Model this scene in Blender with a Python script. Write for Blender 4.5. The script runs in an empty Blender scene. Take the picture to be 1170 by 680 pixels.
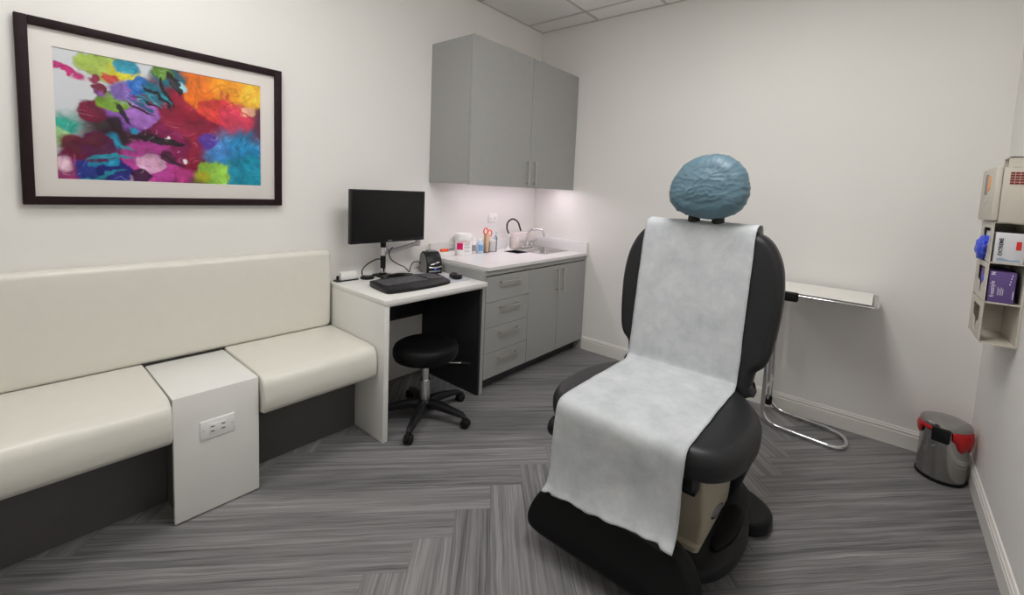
import bpy, bmesh, math, random
from mathutils import Vector, Matrix, noise
random.seed(7)
PI = math.pi
sc = bpy.context.scene
COL = sc.collection

# ------------------------------------------------------------------ materials
def srgb(r, g, b):
    f = lambda c: (c/255/12.92) if c/255 <= .04045 else ((c/255+.055)/1.055)**2.4
    return (f(r), f(g), f(b), 1)

class NT:
    def __init__(s, name):
        s.m = bpy.data.materials.new(name); s.m.use_nodes = True
        s.t = s.m.node_tree; s.b = s.t.nodes['Principled BSDF']
    def n(s, typ, **kw):
        x = s.t.nodes.new(typ)
        for k, v in kw.items(): setattr(x, k, v)
        return x
    def l(s, a, b): s.t.links.new(a, b)
    def put(s, sock, v):
        if hasattr(v, 'is_output'): s.l(v, sock)
        else: sock.default_value = v
    def math(s, op, a, b=0.0, c=None):
        x = s.n('ShaderNodeMath', operation=op)
        s.put(x.inputs[0], a); s.put(x.inputs[1], b)
        if c is not None: s.put(x.inputs[2], c)
        return x.outputs[0]
    def mix(s, f, a, b):
        x = s.n('ShaderNodeMix', data_type='RGBA')
        s.put(x.inputs[0], f); s.put(x.inputs[6], a); s.put(x.inputs[7], b)
        return x.outputs[2]
    def pos(s, scale=(1, 1, 1)):
        g = s.n('ShaderNodeTexCoord'); mp = s.n('ShaderNodeMapping')
        s.l(g.outputs['Object'], mp.inputs[0]); mp.inputs['Scale'].default_value = scale
        return mp.outputs[0]
    def noise(s, vec, scale, detail=3, rough=.5):
        x = s.n('ShaderNodeTexNoise'); s.l(vec, x.inputs['Vector'])
        x.inputs['Scale'].default_value = scale; x.inputs['Detail'].default_value = detail; x.inputs['Roughness'].default_value = rough
        return x
    def ramp(s, f, stops):
        x = s.n('ShaderNodeValToRGB'); s.l(f, x.inputs[0]); e = x.color_ramp.elements
        while len(e) < len(stops): e.new(.5)
        for el, (p, c) in zip(e, stops): el.position = p; el.color = c
        return x.outputs[0]
    def bump(s, h, strength=.1, dist=.002):
        x = s.n('ShaderNodeBump'); x.inputs['Strength'].default_value = strength; x.inputs['Distance'].default_value = dist
        s.l(h, x.inputs['Height']); s.l(x.outputs[0], s.b.inputs['Normal'])

def plain(name, col, rough=.5, metal=0.0, bump=None, var=.0, vscale=6, spec=.5, trans=0, ior=1.45, emit=None, coat=0):
    k = NT(name); b = k.b
    b.inputs['Base Color'].default_value = col; b.inputs['Roughness'].default_value = rough
    b.inputs['Metallic'].default_value = metal; b.inputs['Specular IOR Level'].default_value = spec
    b.inputs['Transmission Weight'].default_value = trans; b.inputs['IOR'].default_value = ior
    b.inputs['Coat Weight'].default_value = coat
    if emit: b.inputs['Emission Color'].default_value = emit[0]; b.inputs['Emission Strength'].default_value = emit[1]
    if var:
        f = k.noise(k.pos(), vscale, 4).outputs[0]
        d = tuple(c*(1-var) for c in col[:3])+(1,); u = tuple(min(1, c*(1+var)) for c in col[:3])+(1,)
        k.l(k.ramp(f, [(.3, d), (.7, u)]), b.inputs['Base Color'])
    if bump:
        sc_, st, di = bump
        k.bump(k.noise(k.pos(), sc_, 4).outputs[0], st, di)
    return k.m

def wall_mat(name, col):
    k = NT(name); b = k.b
    a = k.noise(k.pos((1, 1, .35)), 420, 2).outputs[0]; c = k.noise(k.pos((.35, .35, 1)), 420, 2).outputs[0]
    h = k.math('ADD', a, c)
    lo = tuple(x*.975 for x in col[:3])+(1,); hi = tuple(x*1.015 for x in col[:3])+(1,)
    k.l(k.ramp(k.noise(k.pos(), 1.2, 2).outputs[0], [(.3, lo), (.7, hi)]), b.inputs['Base Color'])
    b.inputs['Roughness'].default_value = .72; b.inputs['Specular IOR Level'].default_value = .3
    k.bump(h, .12, .001); return k.m

def floor_mat():
    k = NT('floor_planks'); b = k.b
    g = k.n('ShaderNodeNewGeometry'); s = k.n('ShaderNodeSeparateXYZ'); k.l(g.outputs['Position'], s.inputs[0])
    x, y = s.outputs[0], s.outputs[1]
    W = .1516; D = .1072; S = 9*D; X0, Y0 = 1.335, -2.514
    n = k.math('ROUND', k.math('DIVIDE', k.math('SUBTRACT', x, X0+D/2), S))
    yy = k.math('SUBTRACT', k.math('SUBTRACT', y, Y0), k.math('MULTIPLY', n, S))
    tri = k.math('PINGPONG', yy, D)
    bx = k.math('ADD', k.math('ADD', k.math('MULTIPLY', n, S), X0), tri)
    col = k.math('SUBTRACT', n, k.math('LESS_THAN', x, bx))
    par = k.math('ABSOLUTE', k.math('MODULO', col, 2.0))           # 0 -> rising planks are in odd columns
    u = k.math('MULTIPLY', k.math('ADD', x, y), .70711); v = k.math('MULTIPLY', k.math('SUBTRACT', y, x), .70711)
    u0 = (X0+Y0)*.70711; v0 = (Y0-X0)*.70711
    def sel(a, c): return k.math('ADD', k.math('MULTIPLY', a, par), k.math('MULTIPLY', c, k.math('SUBTRACT', 1.0, par)))
    al = sel(u, v); ac = sel(k.math('SUBTRACT', v, v0), k.math('SUBTRACT', u, u0))
    def wav():
        c = k.n('ShaderNodeCombineXYZ'); k.l(k.math('MULTIPLY', al, 2.2), c.inputs[0]); k.l(k.math('MULTIPLY', ac, 6.0), c.inputs[1])
        return k.math('MULTIPLY', k.math('SUBTRACT', k.noise(c.outputs[0], 2.0, 3).outputs[0], .5), .020)
    q = k.math('DIVIDE', ac, W); idx = k.math('FLOOR', q); fr = k.math('FRACT', q)
    cid = k.n('ShaderNodeCombineXYZ'); k.l(idx, cid.inputs[0]); k.l(col, cid.inputs[1])
    wn = k.n('ShaderNodeTexWhiteNoise', noise_dimensions='2D'); k.l(cid.outputs[0], wn.inputs['Vector'])
    rnd = wn.outputs['Value']
    acw = k.math('ADD', ac, wav())
    def grain(sa, sc2, scale, det):
        c = k.n('ShaderNodeCombineXYZ')
        k.l(k.math('ADD', k.math('MULTIPLY', al, sa), k.math('MULTIPLY', rnd, 37.0)), c.inputs[0])
        k.l(k.math('ADD', k.math('MULTIPLY', acw, sc2), k.math('MULTIPLY', rnd, 11.0)), c.inputs[1])
        return k.noise(c.outputs[0], scale, det, .6).outputs[0]
    g1 = grain(.55, 22.0, 2.2, 4); g2 = grain(.9, 60.0, 3.0, 4); g3 = grain(.3, 7.0, 2.0, 2)
    gg = k.math('ADD', k.math('ADD', k.math('MULTIPLY', g1, .42), k.math('MULTIPLY', g2, .38)), k.math('MULTIPLY', g3, .2))
    gg = k.math('ADD', gg, k.math('MULTIPLY', k.math('SUBTRACT', rnd, .5), .07))
    c = k.ramp(gg, [(.34, srgb(*FD)), (.47, srgb(*FM)), (.56, srgb(*FL)), (.68, srgb(*FH))])
    seam = k.math('LESS_THAN', k.math('MINIMUM', fr, k.math('SUBTRACT', 1.0, fr)), .008)
    c = k.mix(k.math('MULTIPLY', seam, .45), c, srgb(45, 44, 45))
    k.l(c, b.inputs['Base Color']); b.inputs['Roughness'].default_value = .42; b.inputs['Specular IOR Level'].default_value = .35
    k.bump(g2, .06, .001); return k.m
FD, FM, FL, FH = (52, 51, 53), (110, 109, 110), (134, 132, 133), (166, 163, 163)

def paper_mat():
    k = NT('exam_paper'); b = k.b
    f = k.noise(k.pos(), 9, 6, .7).outputs[0]; f2 = k.noise(k.pos(), 160, 3).outputs[0]
    k.l(k.ramp(f, [(.3, srgb(172, 176, 179)), (.7, srgb(197, 200, 202))]), b.inputs['Base Color'])
    b.inputs['Roughness'].default_value = .8; b.inputs['Specular IOR Level'].default_value = .2
    k.bump(k.math('ADD', f2, k.math('MULTIPLY', f, 3.0)), .25, .0015); return k.m

def art_mat():
    k = NT('ink_print'); b = k.b
    a = k.n('ShaderNodeVertexColor', layer_name='ink'); k.l(a.outputs[0], b.inputs['Base Color'])
    b.inputs['Roughness'].default_value = .5; b.inputs['Specular IOR Level'].default_value = .3
    return k.m
ART = [(0.757, 0.49, 0.436, 0.311, 0.005, 0.045), (0.554, 0.268, 0.252, 0.267, 0.009, 0.101), (0.296, 0.452, 0.224, 0.022, 0.003, 0.009), (0.452, 0.366, 0.192, 0.028, 0.002, 0.009), (0.226, 0.556, 0.102, 0.19, 0.004, 0.041), (0.761, 0.691, 0.214, 0.227, 0.002, 0.034), (0.854, 0.738, 0.176, 0.384, 0.006, 0.041), (0.952, 0.903, 0.222, 0.859, 0.19, 0.006), (1.21, 0.958, 0.296, 0.924, 0.359, 0.009), (1.349, 0.892, 0.159, 0.957, 0.554, 0.041), (1.076, 0.687, 0.137, 0.759, 0.041, 0.058), (1.208, 0.632, 0.173, 0.687, 0.041, 0.101), (1.292, 0.723, 0.068, 0.875, 0.465, 0.311), (0.987, 0.687, 0.089, 0.759, 0.058, 0.041), (1.205, 0.269, 0.302, 0.002, 0.247, 0.523), (1.343, 0.12, 0.213, 0.0, 0.359, 0.523), (1.095, 0.104, 0.157, 0.009, 0.311, 0.465), (1.045, 0.317, 0.129, 0.058, 0.267, 0.652), (0.955, 0.397, 0.085, 0.1, 0.04, 0.36), (1.004, 0.099, 0.129, 0.311, 0.586, 0.058), (0.892, 0.063, 0.091, 0.523, 0.523, 0.017), (0.531, 0.182, 0.203, 0.554, 0.058, 0.359), (0.541, 0.169, 0.101, 0.836, 0.465, 0.687), (0.761, 0.07, 0.101, 0.554, 0.041, 0.267), (0.662, 0.235, 0.06, 0.078, 0.004, 0.041), (0.061, 0.066, 0.152, 0.267, 0.006, 0.114), (0.028, 0.14, 0.066, 0.759, 0.523, 0.619), (0.397, 0.573, 0.156, 0.267, 0.089, 0.465), (0.497, 0.577, 0.11, 0.384, 0.157, 0.554), (0.07, 0.431, 0.104, 0.009, 0.359, 0.267), (0.034, 0.326, 0.074, 0.384, 0.619, 0.267), (0.281, 0.901, 0.129, 0.384, 0.523, 0.078), (0.404, 0.905, 0.112, 0.759, 0.687, 0.028), (0.298, 0.841, 0.063, 0.619, 0.058, 0.058), (0.321, 0.651, 0.104, 0.19, 0.359, 0.028), (0.381, 0.742, 0.106, 0.19, 0.101, 0.41), (0.425, 0.962, 0.08, 0.009, 0.311, 0.465), (0.493, 0.818, 0.085, 0.017, 0.157, 0.523), (0.586, 0.77, 0.11, 0.006, 0.157, 0.227), (0.696, 0.932, 0.118, 0.006, 0.114, 0.173), (0.632, 0.958, 0.072, 0.101, 0.227, 0.017), (0.501, 0.698, 0.053, 0.004, 0.227, 0.311), (0.025, 0.875, 0.038, 0.523, 0.017, 0.19), (0.083, 0.852, 0.042, 0.586, 0.013, 0.19), (0.142, 0.825, 0.047, 0.494, 0.009, 0.157), (0.205, 0.795, 0.04, 0.267, 0.009, 0.058), (0.249, 0.753, 0.051, 0.19, 0.004, 0.034), (0.247, 0.708, 0.034, 0.311, 0.101, 0.41), (0.212, 0.102, 0.131, 0.006, 0.034, 0.267), (0.326, 0.083, 0.106, 0.009, 0.017, 0.227), (0.304, 0.321, 0.08, 0.002, 0.267, 0.465), (0.214, 0.176, 0.059, 0.004, 0.311, 0.523), (0.3, 0.19, 0.059, 0.004, 0.311, 0.523), (0.211, 0.011, 0.066, 0.004, 0.311, 0.465), (0.101, 0.271, 0.106, 0.142, 0.002, 0.028), (0.216, 0.26, 0.11, 0.128, 0.006, 0.078), (0.18, 0.586, 0.055, 0.19, 0.004, 0.041), (0.751, 0.846, 0.049, 0.311, 0.687, 0.797), (0.486, 0.025, 0.072, 0.041, 0.002, 0.041), (0.799, 0.211, 0.025, 0.836, 0.836, 0.875), (0.453, 0.44, 0.028, 0.004, 0.267, 0.465), (0.653, 0.372, 0.015, 0.875, 0.875, 0.875), (0.336, 0.457, 0.068, 0.013, 0.001, 0.006)]

DK = (.012, .006, .012); TL = (.006, .13, .22); CY = (.01, .33, .45); MR = (.12, .006, .03)
STREAKS = [(.60, .74, .14, .016, -48, DK), (.66, .80, .13, .018, -62, DK), (.53, .68, .13, .014, -32, DK), (.48, .63, .12, .012, -24, DK), (.72, .86, .10, .022, -75, DK), (.57, .70, .09, .012, -40, CY), (.63, .74, .08, .012, -55, CY), (.50, .655, .09, .011, -28, TL), (.40, .30, .13, .018, -18, CY), (.30, .20, .16, .016, 4, CY), (.25, .06, .13, .014, 18, CY), (.22, .56, .12, .03, -40, MR), (.17, .30, .13, .035, 22, MR), (.62, .36, .16, .03, -10, DK), (.70, .20, .12, .018, -25, DK), (.38, .55, .10, .02, -60, DK), (1.18, .78, .13, .010, -55, (.7, .10, .05)), (1.10, .82, .13, .010, -62, (.75, .14, .04)), (1.26, .70, .10, .012, -35, (.6, .03, .06)), (1.30, .45, .10, .010, 60, (.005, .16, .32)), (1.22, .38, .12, .010, 75, (.005, .14, .30))]
M = {}
M['wall'] = wall_mat('wall_vinyl', srgb(233, 231, 227))
M['ceiling'] = plain('ceiling_tile', srgb(245, 244, 241), .85, bump=(300, .3, .002), var=.02, vscale=90)
M['tbar'] = plain('ceiling_tee', srgb(205, 203, 197), .5)
M['floor'] = floor_mat()
M['base'] = plain('baseboard_white', srgb(226, 223, 217), .45, var=.01)
M['cab'] = plain('grey_laminate', srgb(158, 158, 156), .42, var=.015, vscale=30, bump=(200, .03, .001))
M['cab_in'] = plain('cabinet_inside', srgb(40, 40, 41), .7, var=.05)
M['kick'] = plain('toe_kick', srgb(62, 62, 63), .5, var=.04)
M['white_lam'] = plain('white_laminate', srgb(226, 225, 221), .38, var=.01, bump=(250, .02, .001))
M['quartz'] = plain('white_quartz', srgb(226, 224, 224), .25, var=.02, vscale=60)
M['black_lam'] = plain('black_laminate', srgb(36, 36, 39), .5, var=.05)
M['plinth'] = plain('plinth_grey', srgb(90, 88, 87), .55, var=.04)
M['vinyl_white'] = plain('cream_vinyl', srgb(219, 217, 207), .36, var=.012, vscale=20, bump=(380, .14, .0012), coat=.1)
M['vinyl_black'] = plain('black_vinyl', srgb(33, 33, 35), .42, var=.05, vscale=14, bump=(420, .1, .001), spec=.35)
M['pad_black'] = plain('black_foot_vinyl', srgb(11, 11, 12), .5, var=.05, vscale=14, bump=(420, .1, .001), spec=.2)
M['plastic_black'] = plain('black_plastic', srgb(22, 22, 24), .42, var=.06, bump=(300, .05, .001), spec=.35)
M['key'] = plain('key_plastic', srgb(78, 78, 82), .45, var=.05)
M['rubber'] = plain('black_rubber', srgb(18, 18, 19), .6, var=.05, spec=.3)
M['screen'] = plain('dark_screen', srgb(12, 12, 14), .22, var=.03)
M['beige'] = plain('beige_plastic', srgb(166, 158, 140), .45, var=.02, bump=(300, .04, .001))
M['disp'] = plain('dispenser_beige', srgb(198, 192, 180), .42, var=.015, bump=(300, .04, .001))
M['chrome'] = plain('chrome', (.78, .78, .79, 1), .13, 1.0, var=.02)
M['steel'] = plain('brushed_steel', (.56, .55, .54, 1), .26, 1.0, var=.05, vscale=40)
M['bin_steel'] = plain('bin_steel', (.42, .41, .40, 1), .2, 1.0, var=.04, vscale=30)
M['nickel'] = plain('satin_nickel', (.62, .60, .57, 1), .3, 1.0, var=.03)
M['dark_metal'] = plain('dark_metal', srgb(60, 58, 58), .3, .9, var=.05)
M['alu'] = plain('silver_arm', (.55, .55, .57, 1), .35, .9, var=.03)
M['frame'] = plain('espresso_wood', srgb(40, 28, 31), .55, var=.15, vscale=30, spec=.15)
M['mat_board'] = plain('mat_board', srgb(234, 229, 224), .8, var=.01)
M['art'] = art_mat()
M['paper'] = paper_mat()
M['tray_paper'] = plain('tray_paper', srgb(232, 230, 224), .8, var=.02, vscale=30, bump=(90, .2, .002))
M['cap'] = plain('blue_nonwoven', srgb(86, 113, 126), .42, var=.06, vscale=25, bump=(150, .35, .002))
M['red'] = plain('red_film', srgb(186, 26, 28), .35, var=.08, vscale=40, bump=(60, .3, .003))
M['white_p'] = plain('white_plastic', srgb(235, 234, 232), .35, var=.01)
M['cloud_p'] = plain('frosted_plastic', srgb(226, 216, 212), .4, var=.03)
M['grey_p'] = plain('grey_plastic', srgb(128, 128, 128), .45, var=.04)
M['pink'] = plain('pink_print', srgb(222, 20, 110), .5, var=.02)
M['print_grey'] = plain('grey_print', srgb(150, 150, 155), .6, var=.05)
M['print_red'] = plain('red_print', srgb(214, 50, 48), .5, var=.03)
M['print_white'] = plain('white_print', srgb(226, 222, 232), .6, var=.02)
M['print_dark'] = plain('dark_print', srgb(48, 48, 60), .6, var=.05)
M['orange'] = plain('orange_plastic', srgb(240, 92, 40), .4, var=.03)
M['coral'] = plain('coral_plastic', srgb(228, 112, 92), .4, var=.03)
M['wood'] = plain('birch_wood', srgb(224, 192, 156), .6, var=.08, vscale=50)
M['blue_gel'] = plain('blue_gel', srgb(188, 210, 228), .2, var=.05, vscale=40, coat=.3)
M['blue_lab'] = plain('blue_label', srgb(112, 160, 210), .45, var=.05)
M['cotton'] = plain('cotton_white', srgb(232, 226, 224), .9, var=.04, vscale=60, bump=(90, .4, .004))
M['purple'] = plain('purple_carton', srgb(98, 76, 134), .5, var=.05, vscale=30)
M['carton'] = plain('white_carton', srgb(212, 212, 216), .5, var=.03, vscale=30)
M['steel_blue'] = plain('bluegrey_print', srgb(150, 168, 186), .5, var=.06, vscale=40)
M['glove'] = plain('blue_nitrile', srgb(62, 84, 214), .4, var=.12, vscale=50, bump=(70, .3, .003))
M['sharps_red'] = plain('dark_red_plastic', srgb(130, 30, 34), .4, var=.08)
M['orange_lab'] = plain('orange_label', srgb(235, 165, 110), .5, var=.04)
M['pad_grey'] = plain('mouse_pad_cloth', srgb(188, 190, 200), .8, var=.03, vscale=80)
M['lamp'] = plain('lamp_diffuser', (1, 1, 1, 1), .6, emit=((1, .99, .978, 1), 13.0))
M['strip'] = plain('led_strip', (1, 1, 1, 1), .6, emit=((1, .86, .97, 1), 15.0))
M['led'] = plain('blue_led', srgb(60, 70, 230), .4, emit=((.1, .15, 1, 1), .12))

def clear_mat(name, tint, ior=1.45):
    k = NT(name); out = k.t.nodes['Material Output']; k.t.nodes.remove(k.b)
    tr = k.n('ShaderNodeBsdfTransparent'); tr.inputs[0].default_value = tint
    gl = k.n('ShaderNodeBsdfGlossy'); gl.inputs['Roughness'].default_value = .05
    fr = k.n('ShaderNodeFresnel'); fr.inputs[0].default_value = ior
    mx = k.n('ShaderNodeMixShader'); k.l(fr.outputs[0], mx.inputs[0]); k.l(tr.outputs[0], mx.inputs[1]); k.l(gl.outputs[0], mx.inputs[2])
    k.l(mx.outputs[0], out.inputs[0]); return k.m
M['pane'] = clear_mat('picture_glazing', (.985, .985, .985, 1), 1.12)
M['clear'] = clear_mat('clear_plastic', (.97, .98, .985, 1), 1.15)

# ------------------------------------------------------------------ mesh helpers
def nb(): return bmesh.new()
def merge(dst, src, mi=0, mtx=None):
    if mtx: bmesh.ops.transform(src, matrix=mtx, verts=src.verts)
    mp = {}
    for v in src.verts: mp[v] = dst.verts.new(v.co)
    for f in src.faces:
        try: nf = dst.faces.new([mp[v] for v in f.verts]); nf.material_index = mi; nf.smooth = f.smooth
        except ValueError: pass
    src.free(); return dst
def box(bm, a, b, bev=0, seg=2, mi=0, mtx=None):
    t = nb(); bmesh.ops.create_cube(t, size=1)
    c = [(p+q)/2 for p, q in zip(a, b)]; s = [abs(q-p) for p, q in zip(a, b)]
    for v in t.verts: v.co = Vector((c[i]+v.co[i]*s[i] for i in range(3)))
    if bev: bmesh.ops.bevel(t, geom=list(t.edges), offset=min(bev, min(s)*.49), segments=seg, affect='EDGES', profile=.5)
    return merge(bm, t, mi, mtx)
def lathe(bm, prof, c=(0, 0, 0), n=32, mi=0, mtx=None, sx=1, sy=1):
    t = nb(); rings = []
    for r, z in prof:
        if r < 1e-6: rings.append([t.verts.new((c[0], c[1], c[2]+z))])
        else: rings.append([t.verts.new((c[0]+sx*r*math.cos(2*PI*i/n), c[1]+sy*r*math.sin(2*PI*i/n), c[2]+z)) for i in range(n)])
    for A, B in zip(rings, rings[1:]):
        if len(A) == 1 and len(B) == 1: continue
        for i in range(n):
            j = (i+1) % n
            if len(A) == 1: t.faces.new((A[0], B[j], B[i]))
            elif len(B) == 1: t.faces.new((A[i], A[j], B[0]))
            else: t.faces.new((A[i], A[j], B[j], B[i]))
    if len(rings[0]) > 1: t.faces.new(list(reversed(rings[0])))
    if len(rings[-1]) > 1: t.faces.new(rings[-1])
    bmesh.ops.recalc_face_normals(t, faces=t.faces)
    return merge(bm, t, mi, mtx)
def cr(pts, n=8, closed=False):
    P = [Vector(p) for p in pts]; out = []; N = len(P)
    for i in range(N if closed else N-1):
        if closed: p0, p1, p2, p3 = P[i-1], P[i], P[(i+1) % N], P[(i+2) % N]
        else: p0 = P[i-1] if i else P[0]*2-P[1]; p1, p2 = P[i], P[i+1]; p3 = P[i+2] if i+2 < N else P[-1]*2-P[-2]
        for j in range(n):
            t = j/n
            out.append(.5*((2*p1)+(p2-p0)*t+(2*p0-5*p1+4*p2-p3)*t*t+(3*p1-p0-3*p2+p3)*t**3))
    if not closed: out.append(P[-1].copy())
    return out
def rounded_path(pts, r, seg=6):
    P = [Vector(p) for p in pts]; out = [P[0]]
    for i in range(1, len(P)-1):
        a, b, c = P[i-1], P[i], P[i+1]; d1 = (a-b); d2 = (c-b); rr = min(r, d1.length*.48, d2.length*.48)
        s = b+d1.normalized()*rr; e = b+d2.normalized()*rr
        for k in range(seg+1):
            t = k/seg; out.append(s*(1-t)**2+b*2*t*(1-t)+e*t*t)
    out.append(P[-1]); return out
def tube(bm, pts, r, n=12, mi=0, closed=False, cap=True):
    P = [Vector(p) for p in pts]; t = nb(); rings = []; N = len(P); up = None
    for i, p in enumerate(P):
        if closed: d = P[(i+1) % N]-P[i-1]
        else: d = P[min(i+1, N-1)]-P[max(i-1, 0)]
        d.normalize()
        if up is None:
            up = Vector((0, 0, 1)) if abs(d.z) < .9 else Vector((1, 0, 0))
        up = (up-d*up.dot(d)).normalized(); sd = d.cross(up)
        rr = r[i] if isinstance(r, (list, tuple)) else r
        rings.append([t.verts.new(p+up*rr*math.cos(2*PI*k/n)+sd*rr*math.sin(2*PI*k/n)) for k in range(n)])
    for i in range(N if closed else N-1):
        A, B = rings[i], rings[(i+1) % N]
        for k in range(n): t.faces.new((A[k], A[(k+1) % n], B[(k+1) % n], B[k]))
    if not closed and cap: t.faces.new(rings[0]); t.faces.new(rings[-1])
    bmesh.ops.recalc_face_normals(t, faces=t.faces)
    return merge(bm, t, mi)
def cyl(bm, a, b, r, n=20, mi=0): return tube(bm, [a, b], r, n, mi)
def prism(bm, poly, h0, h1, bev=0, mi=0, fn=None, seg=2):
    """poly: 2-D outline; fn(a,b,h)->3-D."""
    fn = fn or (lambda a, b, h: (a, b, h)); t = nb()
    A = [t.verts.new((p[0], p[1], h0)) for p in poly]; B = [t.verts.new((p[0], p[1], h1)) for p in poly]; n = len(poly)
    t.faces.new(A); t.faces.new(B)
    for i in range(n): t.faces.new((A[i], A[(i+1) % n], B[(i+1) % n], B[i]))
    bmesh.ops.recalc_face_normals(t, faces=t.faces)
    if bev:
        e = [x for x in t.edges if abs(x.verts[0].co.z-x.verts[1].co.z) < 1e-6]
        bmesh.ops.bevel(t, geom=e, offset=bev, segments=seg, affect='EDGES', profile=.5)
    for v in t.verts: v.co = Vector(fn(*v.co))
    bmesh.ops.recalc_face_normals(t, faces=t.faces)
    return merge(bm, t, mi)
def pillow(bm, outline, T, r, crown, fn, mi=0, seg=6, rings=5, wr=None):
    """soft cushion: outline (2-D, closed), thickness T, rounded rim r, domed faces; fn(a,b,t)->3-D."""
    P = [Vector((p[0], p[1])) for p in outline]; n = len(P)
    area = sum(P[i].x*P[(i+1) % n].y-P[(i+1) % n].x*P[i].y for i in range(n))
    if area < 0: P.reverse()
    c = sum(P, Vector((0, 0)))/n; N = []
    for i in range(n):
        d = (P[(i+1) % n]-P[i-1]).normalized(); N.append(Vector((d.y, -d.x)))
    prof = [(r-r*math.cos(q), r-r*math.sin(q)) for q in [PI/2*k/seg for k in range(seg, -1, -1)]]   # (inset from rim... t)
    prof = [(i, t) for i, t in prof]
    stack = [(r*(1-math.cos(PI/2*(1-k/seg))), r*(1-math.sin(PI/2*(1-k/seg)))) for k in range(seg+1)]
    t = nb(); R = []
    inner = [P[i]-N[i]*r for i in range(n)]
    def ring(ps, tt, bul=0): return [t.verts.new((p.x, p.y, tt)) for p in ps]
    for k in range(1, rings+1):                                           # front face, centre outwards
        s = k/(rings+.0); ps = [c+(q-c)*s for q in inner]
        R.append(ring(ps, -crown*(1-s**2.5)))
    for ins, tt in stack[1:]: R.append(ring([P[i]-N[i]*ins for i in range(n)], tt))
    for ins, tt in reversed(stack[:-1] if T <= 2*r+1e-6 else stack): R.append(ring([P[i]-N[i]*ins for i in range(n)], T-tt))
    for k in range(rings-1, 0, -1):
        s = k/rings; R.append(ring([c+(q-c)*s for q in inner], T+crown*(1-s**2.5)*.4))
    for A, B in zip(R, R[1:]):
        for i in range(n): t.faces.new((A[i], A[(i+1) % n], B[(i+1) % n], B[i]))
    for RR, tt in ((R[0], -crown), (R[-1], T+crown*.4)):
        v = t.verts.new((c.x, c.y, tt))
        for i in range(n): t.faces.new((RR[i], RR[(i+1) % n], v))
    for v in t.verts:
        v.co = Vector(fn(*v.co))
        if wr: v.co = wr(v.co)
    bmesh.ops.recalc_face_normals(t, faces=t.faces)
    return merge(bm, t, mi)
def rect(w0, w1, h0, h1, r, seg=5):
    out = []
    for cx, cy, a in ((w1-r, h1-r, 0), (w0+r, h1-r, 90), (w0+r, h0+r, 180), (w1-r, h0+r, 270)):
        for k in range(seg+1):
            q = math.radians(a+90*k/seg); out.append((cx+r*math.cos(q), cy+r*math.sin(q)))
    return out
def text_bm(bm, s, size, mtx, depth=.0006, mi=0, align='CENTER', bold=0):
    cu = bpy.data.curves.new('t', 'FONT'); cu.body = s; cu.size = size; cu.extrude = depth; cu.align_x = align; cu.align_y = 'CENTER'; cu.offset = bold
    cu.resolution_u = 3
    o = bpy.data.objects.new('t', cu); COL.objects.link(o); dg = bpy.context.evaluated_depsgraph_get()
    me = bpy.data.meshes.new_from_object(o.evaluated_get(dg)); t = nb(); t.from_mesh(me)
    bpy.data.objects.remove(o); bpy.data.curves.remove(cu); bpy.data.meshes.remove(me)
    return merge(bm, t, mi, mtx)

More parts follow.
